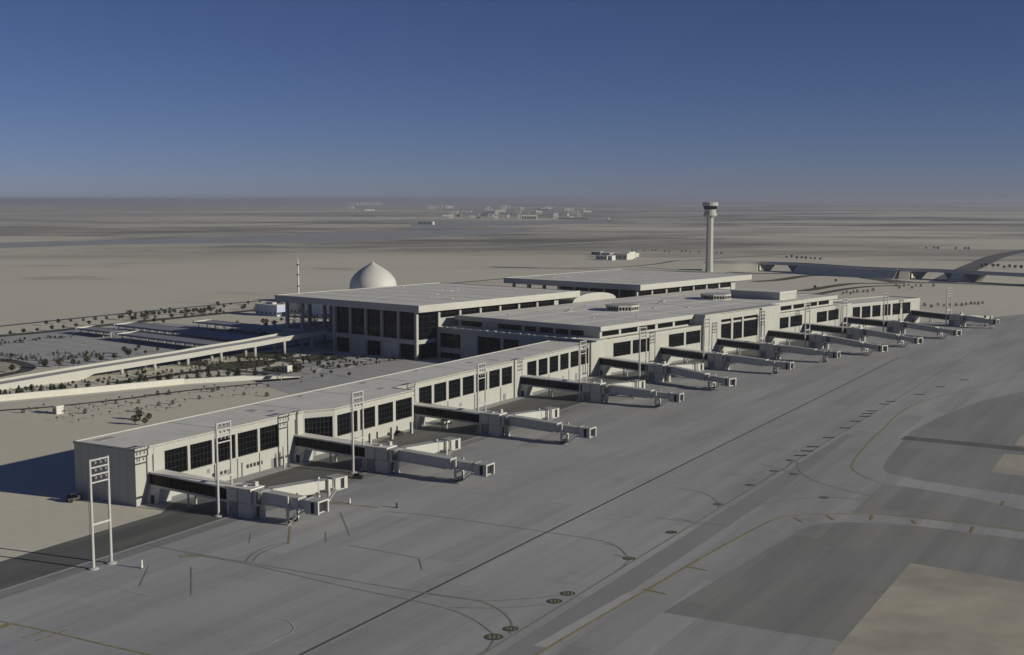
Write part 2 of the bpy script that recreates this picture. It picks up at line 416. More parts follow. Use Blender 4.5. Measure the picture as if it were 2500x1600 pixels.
line([(-20,1340),(90,1300)], 1.6, 'yellow', False, f=R3)
line([(1050,1020),(1120,870)], 0.3, 'faint', False, f=R3)
line([(1440,1090),(1440,880)], 0.3, 'faint', False, f=R3)
line([(1350,800),(1530,790)], 1.2, 'yellow', False, f=R3)
line([(1100,710),(1600,800),(1900,850)], 0.35, 'oldline', f=R3)
line([(480,960),(900,1040),(1130,1095)], 0.35, 'whiteline', f=R3)
line([(2300,1330),(1900,1520)], 0.35, 'whiteline', False, f=R3)
line([(440,770),(400,730),(300,715),(200,715)], 0.3, 'whiteline', f=R2)
line([(440,770),(400,810),(200,890),(50,960)], 0.3, 'whiteline', f=R2)
for a, b_ in (((390,1065),(500,1085)), ((165,1185),(270,1210)), ((965,800),(1010,825)), ((1140,790),(1180,815)), ((1385,790),(1380,815)), ((1600,815),(1620,835)), ((1930,850),(1915,880)), ((2095,715),(2080,735))):
    line([a, b_], 0.8, 'yellow', False, f=R1, name='edge_stripe')
def stand_mark(p, s=1.0):
    """black painted stand sign on the concrete with a yellow number band"""
    c_ = at(*p); d = MB(); n = 20
    d.add([(c_.x + 1.5*s*math.cos(2*math.pi*i/n), c_.y + 1.5*s*math.sin(2*math.pi*i/n), 0.10) for i in range(n)], [tuple(range(n))])
    o = d.build('stand_sign', M['black'], apron, recalc=False)
    for k in (-1, 0, 1):
        q = MB(); x = c_.x + k*.7*s
        q.add([(x-.16*s,c_.y-.7*s,.106),(x+.16*s,c_.y-.7*s,.106),(x+.16*s,c_.y+.7*s,.106),(x-.16*s,c_.y+.7*s,.106)], [(0,1,2,3)])
        q.build('number_band', M['yellow'], o, recalc=False)
for p in ((1418,815,1.15),(1500,775,.95),(1715,640,1.0),(1780,602,1.0),(2080,430,.9),(2285,302,.85)): stand_mark(R2(p[0],p[1]), p[2])
for p in ((557,730),(728,627),(858,551),(965,568),(1128,694),(310,880),(945,494)): stand_mark(R1(*p), .8)
def stripe_mark(p):
    c_ = at(*p); q = MB(); q.add([(c_.x-1.9,c_.y-.9,.10),(c_.x+1.9,c_.y-.9,.10),(c_.x+2.2,c_.y+.9,.10),(c_.x-1.6,c_.y+.9,.10)], [(0,1,2,3)])
    q.build('lead_in_sign', M['black'], apron, recalc=False)
for p in ((1065,421),(1035,444),(1000,468),(1150,372),(1240,320),(1295,284),(1345,258),(1360,243),(1385,229),(1450,192),(1483,178),(1640,140),(1750,100),(1880,62)): stripe_mark(R1(*p))

# ------------------------------------------------------------------ building kit (local x = towards the apron, y = along the building)
def facade(mb, face, plane, thick, s0, s1, z0, z1, holes):
    """wall slab with openings; face '+x','-x','-y','+y'; holes (a, b, za, zb) along the wall"""
    ss = sorted({s0, s1} | {q for h in holes for q in h[:2] if s0 < q < s1})
    for a, b in zip(ss, ss[1:]):
        hz = sorted((h[2], h[3]) for h in holes if h[0] <= a + 1e-6 and h[1] >= b - 1e-6)
        z = z0; runs = []
        for p, q in hz:
            if p > z + 1e-6: runs.append((z, p))
            z = max(z, q)
        if z < z1 - 1e-6: runs.append((z, z1))
        for p, q in runs:
            if face == '+x': mb.box(plane-thick, plane, a, b, p, q)
            elif face == '-x': mb.box(plane, plane+thick, a, b, p, q)
            elif face == '-y': mb.box(a, b, plane, plane+thick, p, q)
            else: mb.box(a, b, plane-thick, plane, p, q)
_wc = {}
def window(parent, face, plane, s0, z0, wd, ht, nx, nz, depth=0.55, name='window'):
    """frame with recessed pane and glazing bars as its pieces"""
    key = (round(wd,2), round(ht,2), nx, nz, depth)
    if key not in _wc:
        f = MB(); t = 0.16
        f.box(-depth-.12, -depth+.14, -.04, t, 0, ht); f.box(-depth-.12, -depth+.14, wd-t, wd+.04, 0, ht)
        f.box(-depth-.12, -depth+.13, t, wd-t, -.04, t); f.box(-depth-.12, -depth+.13, t, wd-t, ht-t, ht+.04)
        p = MB().box(-depth-.10, -depth, t*.5, wd-t*.5, t*.5, ht-t*.5)
        b = MB()
        for i in range(1, nx): b.box(-depth-.02, -depth+.06, wd*i/nx-.045, wd*i/nx+.045, t, ht-t)
        for j in range(1, nz): b.box(-depth-.02, -depth+.05, t, wd-t, ht*j/nz-.04, ht*j/nz+.04)
        _wc[key] = (f.mesh('window', M['bars']), p.mesh('pane', M['glass']), b.mesh('glazing_bars', M['bars']) if nx+nz > 2 else None)
    f, p, b = _wc[key]
    loc, rz = {'+x': ((plane, s0, z0), 0), '-y': ((s0, plane, z0), -math.pi/2), '-x': ((plane, s0+wd, z0), math.pi), '+y': ((s0+wd, plane, z0), math.pi/2)}[face]
    o = put(name, f, parent, loc, rz)
    put('pane', p, o)
    if b: stuff(put('glazing_bars', b, o))
    return o
def root(name, a, u, v, label, cat, group=None):
    o = empty(name, fr(a, u, v), -R(a)); tag(o, label, cat, group); return o
def parapet_roof(parent, x0, x1, y0, y1, z, mat_roof='roof', lip=0.35, up=0.4, name='roof'):
    o = MB().box(x0+lip, x1-lip, y0+lip, y1-lip, z-.5, z).build(name, M[mat_roof], parent)
    e = MB(); e.box(x0, x0+lip, y0, y1, z-.6, z+up); e.box(x1-lip, x1, y0, y1, z-.6, z+up)
    e.box(x0+lip, x1-lip, y0, y0+lip, z-.6, z+up); e.box(x0+lip, x1-lip, y1-lip, y1, z-.6, z+up)
    e.build('parapet', M['fascia'], o); return o
def small_vents(parent, x, ys, z, w_=0.9, h=0.9):
    for y in ys: MB().box(x-.05, x+.05, y, y+w_, z, z+h).build('vent', M['louvre'], parent)

# ================================================================== NEAR PIER (local origin at u=228, v=-242 of frame A)
U0 = 228.0
pier = root('pier_building', FA, U0, -242.0, 'long low cream pier with rows of dark windows, nearest the camera', 'building')
X = lambda v: v + 242.0
Y = lambda u: u - U0
BACK = -22.6
wall = MB()
# section one: five windows
w1 = [(238.5 + 9.55*i, 238.5 + 9.55*i + 8.6) for i in range(5)]
facade(wall, '+x', 0, .6, Y(234.6), Y(287.5), 0, 14.9, [(Y(a), Y(b), 5.9, 12.9) for a, b in w1])
for a, b in w1: window(pier, '+x', 0, Y(a), 5.9, b-a, 7.0, 6, 4)
# recessed end bay and the bay before bridge two
wall.box(-1.1, -.5, .9, Y(234.6), 0, 12.7); wall.box(-1.1, -.15, .9, Y(234.6), 12.7, 14.9)
wall.box(-1.1, -.5, Y(287.5), Y(293.4), 0, 12.9); wall.box(-1.1, -.15, Y(287.5), Y(293.4), 12.9, 14.9)
wall.box(-1.2, .6, Y(293.4), Y(295.9), 0, 15.3)
# corner pilaster
wall.box(-1.2, .1, -.05, .9, 0, 15.2)
# end wall (shaded) and back wall
wall.box(BACK, -1.2, -.02, .6, 0, 14.9)
wall.box(BACK-.02, BACK+.6, .6, Y(500), 0, 14.9)
# section two: bay that stands out 6 m, chamfered at its near end, lifted on columns
bay_x = 6.0
b2 = [(306.0,316.6),(318.0,326.2),(327.8,336.4),(337.9,347.6)]
facade(wall, '+x', bay_x, .6, Y(304.8), Y(348.6), 4.3, 14.9, [(Y(a), Y(b), 6.0, 12.8) for a, b in b2])
for a, b in b2: window(pier, '+x', bay_x, Y(a), 6.0, b-a, 6.8, 6, 4)
wall.box(0, bay_x-.6, Y(297.5), Y(348.0), 3.9, 4.6)                    # soffit slab
wall.box(-.6, bay_x-.05, Y(348.0), Y(348.6)-.03, 3.9, 14.9)            # far cheek
wall.box(-.6, 0, Y(295.9), Y(363), 0, 4.4)                             # wall under the bay
# section three and four
SX = -2.0
w3 = [(363.9 + 9.85*i, 363.9 + 9.85*i + 8.3) for i in range(7)]
w4 = [(444.0 + 9.9*i, 444.0 + 9.9*i + 8.1) for i in range(6)]
facade(wall, '+x', SX, .6, Y(348.6), Y(503.5), 0, 14.9, [(Y(a), Y(b), 6.1, 13.1) for a, b in w3 + w4])
for a, b in w3 + w4: window(pier, '+x', SX, Y(a), 6.1, b-a, 7.0, 5, 4)
wall.box(SX-1.0, SX+.7, Y(432.6), Y(434.4), 0, 15.2)
wall.box(SX-1.0, SX+.7, Y(349.0), Y(351.0), 0, 15.2)
# thin ribs on the lower wall
for u in (257.4, 276.4, 266.9, 287.0): wall.box(0, .35, Y(u)-.2, Y(u)+.2, 0, 5.6)
for u in (383, 402, 422, 463, 482): wall.box(SX, SX+.35, Y(u)-.2, Y(u)+.2, 0, 5.6)
wall.build('wall', M['facade'], pier)
# chamfer wall with its window
ch = empty('chamfer_bay', (0.35, Y(295.9), 0), 0, pier)
dv = Vector((bay_x - .35, Y(304.8) - Y(295.9), 0)); clen = dv.length
ch.rotation_euler = (0, 0, math.atan2(dv.y, dv.x) - math.pi/2)
cw = MB(); facade(cw, '+x', 0, .5, 0, clen, 4.3, 14.88, [(.7, clen-.7, 6.0, 12.8)]); cw.build('wall', M['facade'], ch)
window(ch, '+x', 0, .7, 6.0, clen-1.4, 6.8, 7, 4)
for k in range(1, 9): MB().box(BACK + 2.8*k - .03, BACK + 2.8*k + .03, -.045, -.022, 0, 14.8).build('panel_joint', M['door'], pier)
# columns under the bay
for u in (312, 324, 336.2, 347.9):
    MB().box(bay_x-.9, bay_x-.1, Y(u)-.45, Y(u)+.45, 0, 4.3).build('column', M['facade'], pier)
# roof pieces (with low parapets)
def roof_poly(name, pts, z, parent):
    o = MB().prism(pts, z-.45, z).build(name, M['roof'], parent)
    e = MB(); n = len(pts)
    for i in range(n):
        p, q = Vector((*pts[i], 0)), Vector((*pts[(i+1) % n], 0)); d = (q-p).normalized(); nn = Vector((d.y, -d.x, 0))*.0
        t = Vector((-d.y, d.x, 0))*.35
        e.prism([(p.x, p.y), (q.x, q.y), (q.x+t.x, q.y+t.y), (p.x+t.x, p.y+t.y)], z-.5, z+.25)
    e.build('parapet', M['fascia'], o); return o
roof_poly('roof', [(BACK-.2,-.15), (.15,-.15), (.15,Y(293.3)), (.75,Y(293.3)), (.75,Y(296.2)), (bay_x+.12,Y(304.9)), (bay_x+.12,Y(348.75)), (SX+.12,Y(348.75)), (SX+.12,Y(503)), (BACK-.2,Y(503))], 15.0, pier)
# roof details: expansion joints, hatches, small units
for u in (262, 299, 330, 365, 402, 440, 470):
    MB().box(BACK+.4, SX-.4, Y(u)-.12, Y(u)+.12, 15.0, 15.06).build('roof_joint', M['seam'], pier)
for u, v, a, b, h in ((232,-262,3,6,.35),(288,-258,4,3,.5),(291,-252,3,2.4,.5),(344,-249,2.5,4,.4),(352,-262,3,3,.5),(418,-258,3,3,.5),(430,-255,5,2.5,.3),(466,-262,3,4,.5),(318,-262,2.2,2.2,.6),(388,-263,2.2,2.2,.6)):
    MB().box(X(v), X(v)+a, Y(u), Y(u)+b, 15.0, 15.0+h*.14).build('roof_hatch', M['seam'], pier)
# louvres, doors, pipes low on the wall
small_vents(pier, .02, [Y(256.4+1.6*i) for i in range(4)], 2.2, 1.0, 1.0)
small_vents(pier, .02, [Y(270.6+1.5*i) for i in range(5)], 2.0, 1.0, 1.1)
for u, z, a, h in ((254.4,3.6,1.1,1.2),(262.5,1.0,1.2,2.2),(281.5,0.1,2.2,2.6),(300.2,0.1,2.6,3.0)): MB().box(-.03,.06,Y(u),Y(u)+a,z,z+h).build('service_door', M['door'], pier)
for u in (268.6, 283.4, 285.4): MB().tube((.45,Y(u),0),(.45,Y(u),4.2),.18).build('downpipe', M['steel'], pier)
for u, z, a, h in ((391,2.4,1.6,1.2),(404,2.3,1.6,1.2),(424,0.1,2.2,2.6),(458,2.4,1.5,1.1),(476,2.2,1.2,1.2),(488,0.1,2.4,2.8)): MB().box(SX-.03,SX+.06,Y(u),Y(u)+a,z,z+h).build('service_door', M['door'], pier)

# ================================================================== MAIN BUILDING (frame B, origin u=451, v=-329)
UB, VB = 451.0, -329.0
main = root('concourse_building', FB, UB, VB, 'wide cream concourse with clerestory windows between the two piers', 'building')
YB = lambda u: u - UB
XB = lambda v: v - VB
wall = MB()
low = [(468.3,482.6),(484.2,498.6),(515.7,529.8),(531.6,545.4),(627.2,641.6),(643.6,658.4),(677.1,690.7),(692.4,706.6)]
facade(wall, '+x', 0, .6, YB(451), YB(546.5), 0, 15.4, [(YB(a),YB(b),7.1,13.6) for a, b in low[:4]])
facade(wall, '+x', 0, .6, YB(627), YB(724), 0, 15.4, [(YB(a),YB(b),7.1,13.4) for a, b in low[4:]])
for a, b in low: window(main, '+x', 0, YB(a), 7.1, b-a, 6.5 if a < 600 else 6.3, 4, 5)
# tall centre: two pylons and a big window bay
wall.box(-14, 2.0, YB(546.5), YB(562.6), 0, 20.9)
wall.box(-14, 2.0, YB(606.5), YB(627), 0, 20.9)
mid_ = [(563.4,575.6),(577.6,587.2),(588.8,604.4)]
facade(wall, '+x', 0.6, .6, YB(562.6), YB(606.5), 0, 20.8, [(YB(a),YB(b),6.0,17.4) for a, b in mid_])
for a, b in mid_: window(main, '+x', 0.6, YB(a), 6.0, b-a, 11.4, 5, 7)
# flank facing the garden: lower wall (block between pier and hall)
FL = 455.0
mo = [(-426.5,-412.6,5.7,12.9),(-426.5,-412.6,0.2,3.1),(-401.2,-386.4,1.0,12.9),(-384.6,-374.8,1.0,12.9)]
facade(wall, '-y', YB(FL), .6, XB(-428.4), XB(-352), 0, 15.0, [(XB(a),XB(b),p,q) for a, b, p, q in mo])
for a, b, p, q in mo: window(main, '-y', YB(FL), XB(a), p, b-a, q-p, 3, max(2, int((q-p)/2.4)), .7)
wall.box(XB(-428.4), -.6, YB(FL)+1.6, YB(FL)+2.0, 0, 14.4)
wall.box(XB(-430), XB(-427), YB(724)-.6, YB(724), 0, 15.4)
wall.box(XB(-428), -.6, YB(723.4), YB(724), 0, 15.4)
wall.build('wall', M['facade'], main)
MB().box(XB(-412.3), XB(-401.5), YB(FL)-.12, YB(FL)-.003, .2, 13.2).build('blank_panel', M['panel'], main)
parapet_roof(main, XB(-428.2), .1, YB(FL)-.1, YB(724.1), 15.5, name='lower_roof')
# clerestory storey set back above the lower roof
up = MB()
cl = [(468.2,482.0),(483.7,497.6),(499.3,513.2),(515.5,529.3),(531.2,545.4)]
cr = [(637.2,641.4),(643.8,657.3),(659.6,673.3),(676.2,690.4),(692.2,706.4)]
facade(up, '+x', XB(-335.4), .5, YB(466.4), YB(546.6), 15.4, 19.6, [(YB(a),YB(b),16.2,18.5) for a, b in cl])
up.build('clerestory_wall', M['facade'], main); up = MB()
facade(up, '+x', XB(-335.4), .5, YB(626.8), YB(712), 15.4, 19.6, [(YB(a),YB(b),16.2,18.5) for a, b in cr])
for a, b in cl + cr: window(main, '+x', XB(-335.4), YB(a), 16.2, b-a, 2.3, 6, 1, .45, 'clerestory_window')
cs = [(-422.3,-408.2),(-397.6,-382.6),(-380.6,-373.2),(-371.3,-362.9),(-361.6,-353.6),(-352.4,-344.8)]
up.box(XB(-424.4), XB(-335.9), YB(711.4), YB(712), 15.4, 19.6); up.build('clerestory_wall', M['facade'], main); up = MB()
facade(up, '-y', YB(466.4), .5, XB(-424.4), XB(-335.9), 15.4, 19.6, [(XB(a),XB(b),16.0,18.5) for a, b in cs])
for a, b in cs: window(main, '-y', YB(466.4), XB(a), 16.0, b-a, 2.5, 5, 1, .45, 'clerestory_window')
up.build('clerestory_wall', M['facade'], main)
top = MB().box(XB(-425), XB(-333.6), YB(464.6), YB(713.5), 19.4, 21.0).build('upper_roof', M['roof'], main)
fz = MB(); fz.box(XB(-333.6), XB(-333.35), YB(464.3), YB(546.4), 19.1, 21.25); fz.box(XB(-333.6), XB(-333.35), YB(627.1), YB(713.8), 19.1, 21.25)
fz.box(XB(-425), XB(-333.6), YB(464.3), YB(464.6), 19.1, 21.25); fz.box(XB(-425), XB(-333.6), YB(713.5), YB(713.8), 19.1, 21.25)
fz.box(-4.6, 2.3, YB(546.2), YB(627.3), 20.95, 21.3)
fz.build('fascia', M['fascia'], main)
# little brackets along the ledge in front of the clerestory
for k in range(26):
    u = 468 + 3.1*k
    MB().box(-3.2, -1.2, YB(u), YB(u)+1.5, 15.5, 15.78).build('ledge_block', M['panel'], main)
for k in range(22):
    u = 638 + 3.2*k
    MB().box(-3.2, -1.2, YB(u), YB(u)+1.5, 15.5, 15.76).build('ledge_block', M['panel'], main)
for k in range(16):
    v = -425 + 5.2*k + random.uniform(-1,1)
    MB().box(XB(v), XB(v)+random.uniform(1,3), YB(457.5), YB(460.5), 15.5, 15.62+random.random()*.25).build('roof_unit', M['panel'], main)
# penthouse box
MB().box(XB(-376), XB(-343.3), YB(657.6), YB(678.6), 20.9, 25.4).build('plant_room', M['facade'], main)
MB().box(XB(-376.3), XB(-343.0), YB(657.3), YB(678.9), 25.4, 25.75).build('plant_roof', M['roof'], main)
# octagonal lanterns
def lantern(u, v, r):
    oct_ = lambda q: [(XB(v)+q*math.cos(R(22.5+45*i)), YB(u)+q*math.sin(R(22.5+45*i))) for i in range(8)]
    o = MB().prism(oct_(r), 23.2, 24.1).build('lantern', M['fascia'], main)
    MB().prism(oct_(r-.7), 20.9, 23.2).build('pane', M['glass'], o)
    b = MB()
    P = oct_(r-.6)
    for i in range(8):
        p, q = Vector((*P[i],0)), Vector((*P[(i+1)%8],0))
        for j in range(4):
            c_ = p.lerp(q, j/4); MB().box(c_.x-.16, c_.x+.16, c_.y-.16, c_.y+.16, 20.9, 23.2).build('glazing_bar', M['panel'], o)
    MB().prism(oct_(r-.1), 20.9, 21.5).build('curb', M['fascia'], o)
lantern(544.5, -377.0, 9.2); lantern(642.5, -377.5, 9.2)
for u, v, a, b, h in ((520,-398,3,5,.5),(530,-402,1.2,1.2,.9),(580,-360,2,3,.5),(566,-372,1.5,1.5,.7),(520,-352,1.3,1.3,.6),(500,-365,1.2,1.2,.6),(602,-392,4,2,.5),(612,-396,1.5,1.5,.8),(590,-386,3,1.5,.4),(555,-410,1.2,1.2,.6),(486,-408,1.2,1.2,.5),(700,-360,3,3,.5)):
    MB().box(XB(v), XB(v)+a, YB(u), YB(u)+b, 21.0, 21.0+h*.45).build('roof_unit', M['steel'], main)
for v in (-352, -372, -392, -410):
    MB().box(XB(v)-.12, XB(v)+.12, YB(466), YB(712), 21.0, 21.09).build('roof_joint', M['seam'], main)
for u in (508, 548, 590, 630, 672):
    MB().box(XB(-424), XB(-334.5), YB(u)-.1, YB(u)+.1, 21.0, 21.07).build('roof_joint', M['seam'], main)

# ================================================================== HALLS
def hall(u0, ncol, pitch, u1roof, label, floor_z, first):
    h = root('terminal_hall', FB, u0, -429.6, label, 'building')
    L = pitch*(ncol-1)
    # roof slab with fascia
    rx0, rx1, ry0, ry1 = -104.6, 5.2, -3.6, u1roof - u0
    ro = MB().box(rx0+.3, rx1-.3, ry0+.3, ry1-.3, 24.6, 27.55).build('roof', M['roof'], h)
    e = MB(); e.box(rx0, rx1, ry0, ry0+.3, 24.3, 27.8); e.box(rx0, rx1, ry1-.3, ry1, 24.3, 27.8)
    e.box(rx0, rx0+.3, ry0+.3, ry1-.3, 24.3, 27.8); e.box(rx1-.3, rx1, ry0+.3, ry1-.3, 24.3, 27.8)
    e.build('fascia', M['fascia'], ro)
    sf = MB().box(rx0+.35, rx1-.35, ry0+.35, ry1-.35, 24.2, 24.58).build('soffit', M['panel'], ro)
    for k in range(1, 7):
        MB().box(rx0+.5, rx1-.5, ry0 + (ry1-ry0)*k/7-.1, ry0 + (ry1-ry0)*k/7+.1, 27.55, 27.62).build('roof_joint', M['seam'], ro)
    for k in range(8):
        a, b = random.uniform(rx0+8, rx1-10), random.uniform(6, ry1-8)
        MB().box(a, a+random.uniform(.8,1.8), b, b+random.uniform(.8,2), 27.55, 27.68).build('roof_vent', M['roof'], ro)
    # columns along the apron side and the near side
    for i in range(ncol):
        MB().box(-.75, .75, i*pitch-.75, i*pitch+.75, 0 if i < 2 and first else 15, 24.2).build('column', M['facade'], h)
    for v in (-12.5, -24.4, -36.3, -48.0, -60.0):
        big = v < -59
        MB().box(v-(.95 if big else .6), v+(.95 if big else .6), -.6 if not big else -.9, .6 if not big else .9, 0, 24.2).build('column', M['facade'], h)
    for v in (-86.0, -98.5):
        for i in range(0, ncol, 1):
            MB().box(v-.8, v+.8, i*pitch-.8, i*pitch+.8, floor_z, 24.2).build('column', M['facade'], h)
    wl = MB()
    # floor edge bands
    wl.box(-60, .3, -.45, .5, 7.7, 10.0)
    wl.box(-.4, .5, .8, 15.4, 7.9, 9.9)
    wl.box(-.5, .3, pitch+.0, L, 15, 20.0)                       # wall under the side windows
    wl.box(-60.6, -60.1, .8, L, 0, 24.2)
    wl.box(-60, -.5, L-.6, L, 0, 24.2)
    wl.box(-.5, .3, L-.6, u1roof-u0-14, 15, 24.2)
    wl.build('wall', M['facade'], h)
    # upper curtain wall on the near side, bay by bay
    vb = [-60.0, -48.0, -36.3, -24.4, -12.5, 0.0]
    for i, (a, b) in enumerate(zip(vb, vb[1:])):
        a2, b2 = a + (.95 if i == 0 else .6), b - (.75 if i == 4 else .6)
        window(h, '-y', .3, a2, 10.0, b2-a2, 14.2, 4, 6, .5, 'curtain_wall')
        if i in (1, 3):
            MB().box(a2, b2, -.25, .25, 0, 7.7).build('blank_panel', M['panel'], h)
        else:
            window(h, '-y', .3, a2, .1, b2-a2, 7.6, 4, 3, .5, 'curtain_wall')
    if first:
        window(h, '+x', -.1, .75, 9.9, pitch-1.5, 14.3, 3, 5, .4, 'curtain_wall')
        window(h, '+x', -.1, .75, .1, pitch-1.5, 7.8, 3, 3, .4, 'curtain_wall')
    for i in range(1 if first else 0, ncol-1):
        y0 = i*pitch + .75
        window(h, '+x', 0, y0, 20.0, pitch-1.5, 4.2, 5, 2, .45)
    return h
hall1 = hall(441.2, 8, 15.95, 570.5, 'near terminal hall with big flat roof and tall glazed end beside the ramp', 10.0, True)
hall2 = hall(636.0, 8, 16.45, 771.0, 'farther terminal hall with flat roof in front of the control tower', 10.0, False)
# barrel-vaulted link roof between the halls
vl = root('vaulted_link', FB, 590.0, -428.0, 'white barrel-vaulted roof between the two terminal halls', 'building')
vm = MB(); n = 20
prof = [(21.5*math.cos(math.pi*i/n), 20.8 + 4.6*math.sin(math.pi*i/n)) for i in range(n+1)]
vm.add([(0, y, z) for y, z in prof] + [(-95, y, z) for y, z in prof], [(i, i+1, n+2+i, n+1+i) for i in range(n)] + [tuple(range(n+1)), tuple(range(2*n+1, n, -1))])
vm.build('vault', M['fascia'], vl)
MB().box(-96, .6, -22.3, 22.3, 0, 20.75).build('wall', M['facade'], vl)

# departures deck beside hall one and ramp leading up to it
deck = root('departures_ramp', FB, 225.0, -497.0, 'long elevated ramp on paired columns climbing to the near hall', 'ramp')
YR = lambda u: u - 225.0
def zr(u):
    pts = [(225,.2),(259,1.3),(299,3.3),(354,5.4),(374,6.5),(397,7.4),(414,8.5),(441,9.6),(600,9.6)]
    for (a, p), (b, q) in zip(pts, pts[1:]):
        if u <= b: return p + (q-p)*(u-a)/(b-a)
    return 9.6
us = [225+6*i for i in range(0, 37)]
dm = MB(); pn = MB(); pf = MB()
for a, b in zip(us, us[1:]):
    za, zb = zr(a), zr(b)
    th = lambda u, z: z - 1.0 if u > 299 else -.2
    W0, W1 = -12.5, 0.0
    dm.hexa([(W0,YR(a),th(a,za)),(W1,YR(a),th(a,za)),(W1,YR(b),th(b,zb)),(W0,YR(b),th(b,zb)),(W0,YR(a),za),(W1,YR(a),za),(W1,YR(b),zb),(W0,YR(b),zb)])
    for mb, x0, x1 in ((pn, 0, .45), (pf, -12.95, -12.5)):
        lo = (lambda u, z: z - 1.35 if u > 299 else -.2)
        mb.hexa([(x0,YR(a),lo(a,za)),(x1,YR(a),lo(a,za)),(x1,YR(b),lo(b,zb)),(x0,YR(b),lo(b,zb)),(x0,YR(a),za+1.05),(x1,YR(a),za+1.05),(x1,YR(b),zb+1.05),(x0,YR(b),zb+1.05)])
dm.build('deck', M['pathway'], deck); pn.build('parapet', M['fascia'], deck); pf.build('parapet', M['fascia'], deck)
for u in (318, 335.5, 354, 373.5, 394.5, 413.5, 432):
    for x in (-.9, -9.8):
        MB().lathe([(.0,-.1),(.75,-.1),(.75,zr(u)-.9),(0,zr(u)-.9)], 14, x, YR(u + (0 if x > -2 else 1))).build('column', M['facade'], deck, True)
dk = root('departures_deck', FB, 441.0, -490.2, 'upper roadway deck under the canopy of the near hall', 'deck')
MB().box(-42, 0, .1, 190, 8.0, 9.55).build('slab', M['pathway'], dk)
MB().box(-42.4, -42, 0, 190, 8.0, 10.6).build('parapet', M['fascia'], dk)
for i in range(9):
    for x in (-38, -22): MB().lathe([(0,-.1),(.7,-.1),(.7,8.0),(0,8.0)], 12, x, 6+21*i).build('column', M['facade'], dk, True)

# ================================================================== FAR PIER (frame C)
UC, VC = 640.0, -449.0
fp = root('pier_building', FC, UC, VC, 'short cream pier with six dark windows at the far right end', 'building')
wall = MB()
wc = [(651.9,659.8),(661.5,670.9),(672.8,681.9),(684.1,693.0),(695.2,704.1),(706.4,715.6)]
facade(wall, '+x', 0, .6, 0, 86.5, 0, 14.9, [(a-UC, b-UC, 6.2, 13.5) for a, b in wc])
for a, b in wc: window(fp, '+x', 0, a-UC, 6.2, b-a, 7.3, 3, 5)
wall.box(-25, -.6, 85.9, 86.5, 0, 14.9); wall.box(-25, -24.4, 0, 85.9, 0, 14.9)
wall.build('wall', M['facade'], fp)
parapet_roof(fp, -25.1, .1, 0, 86.6, 15.2)

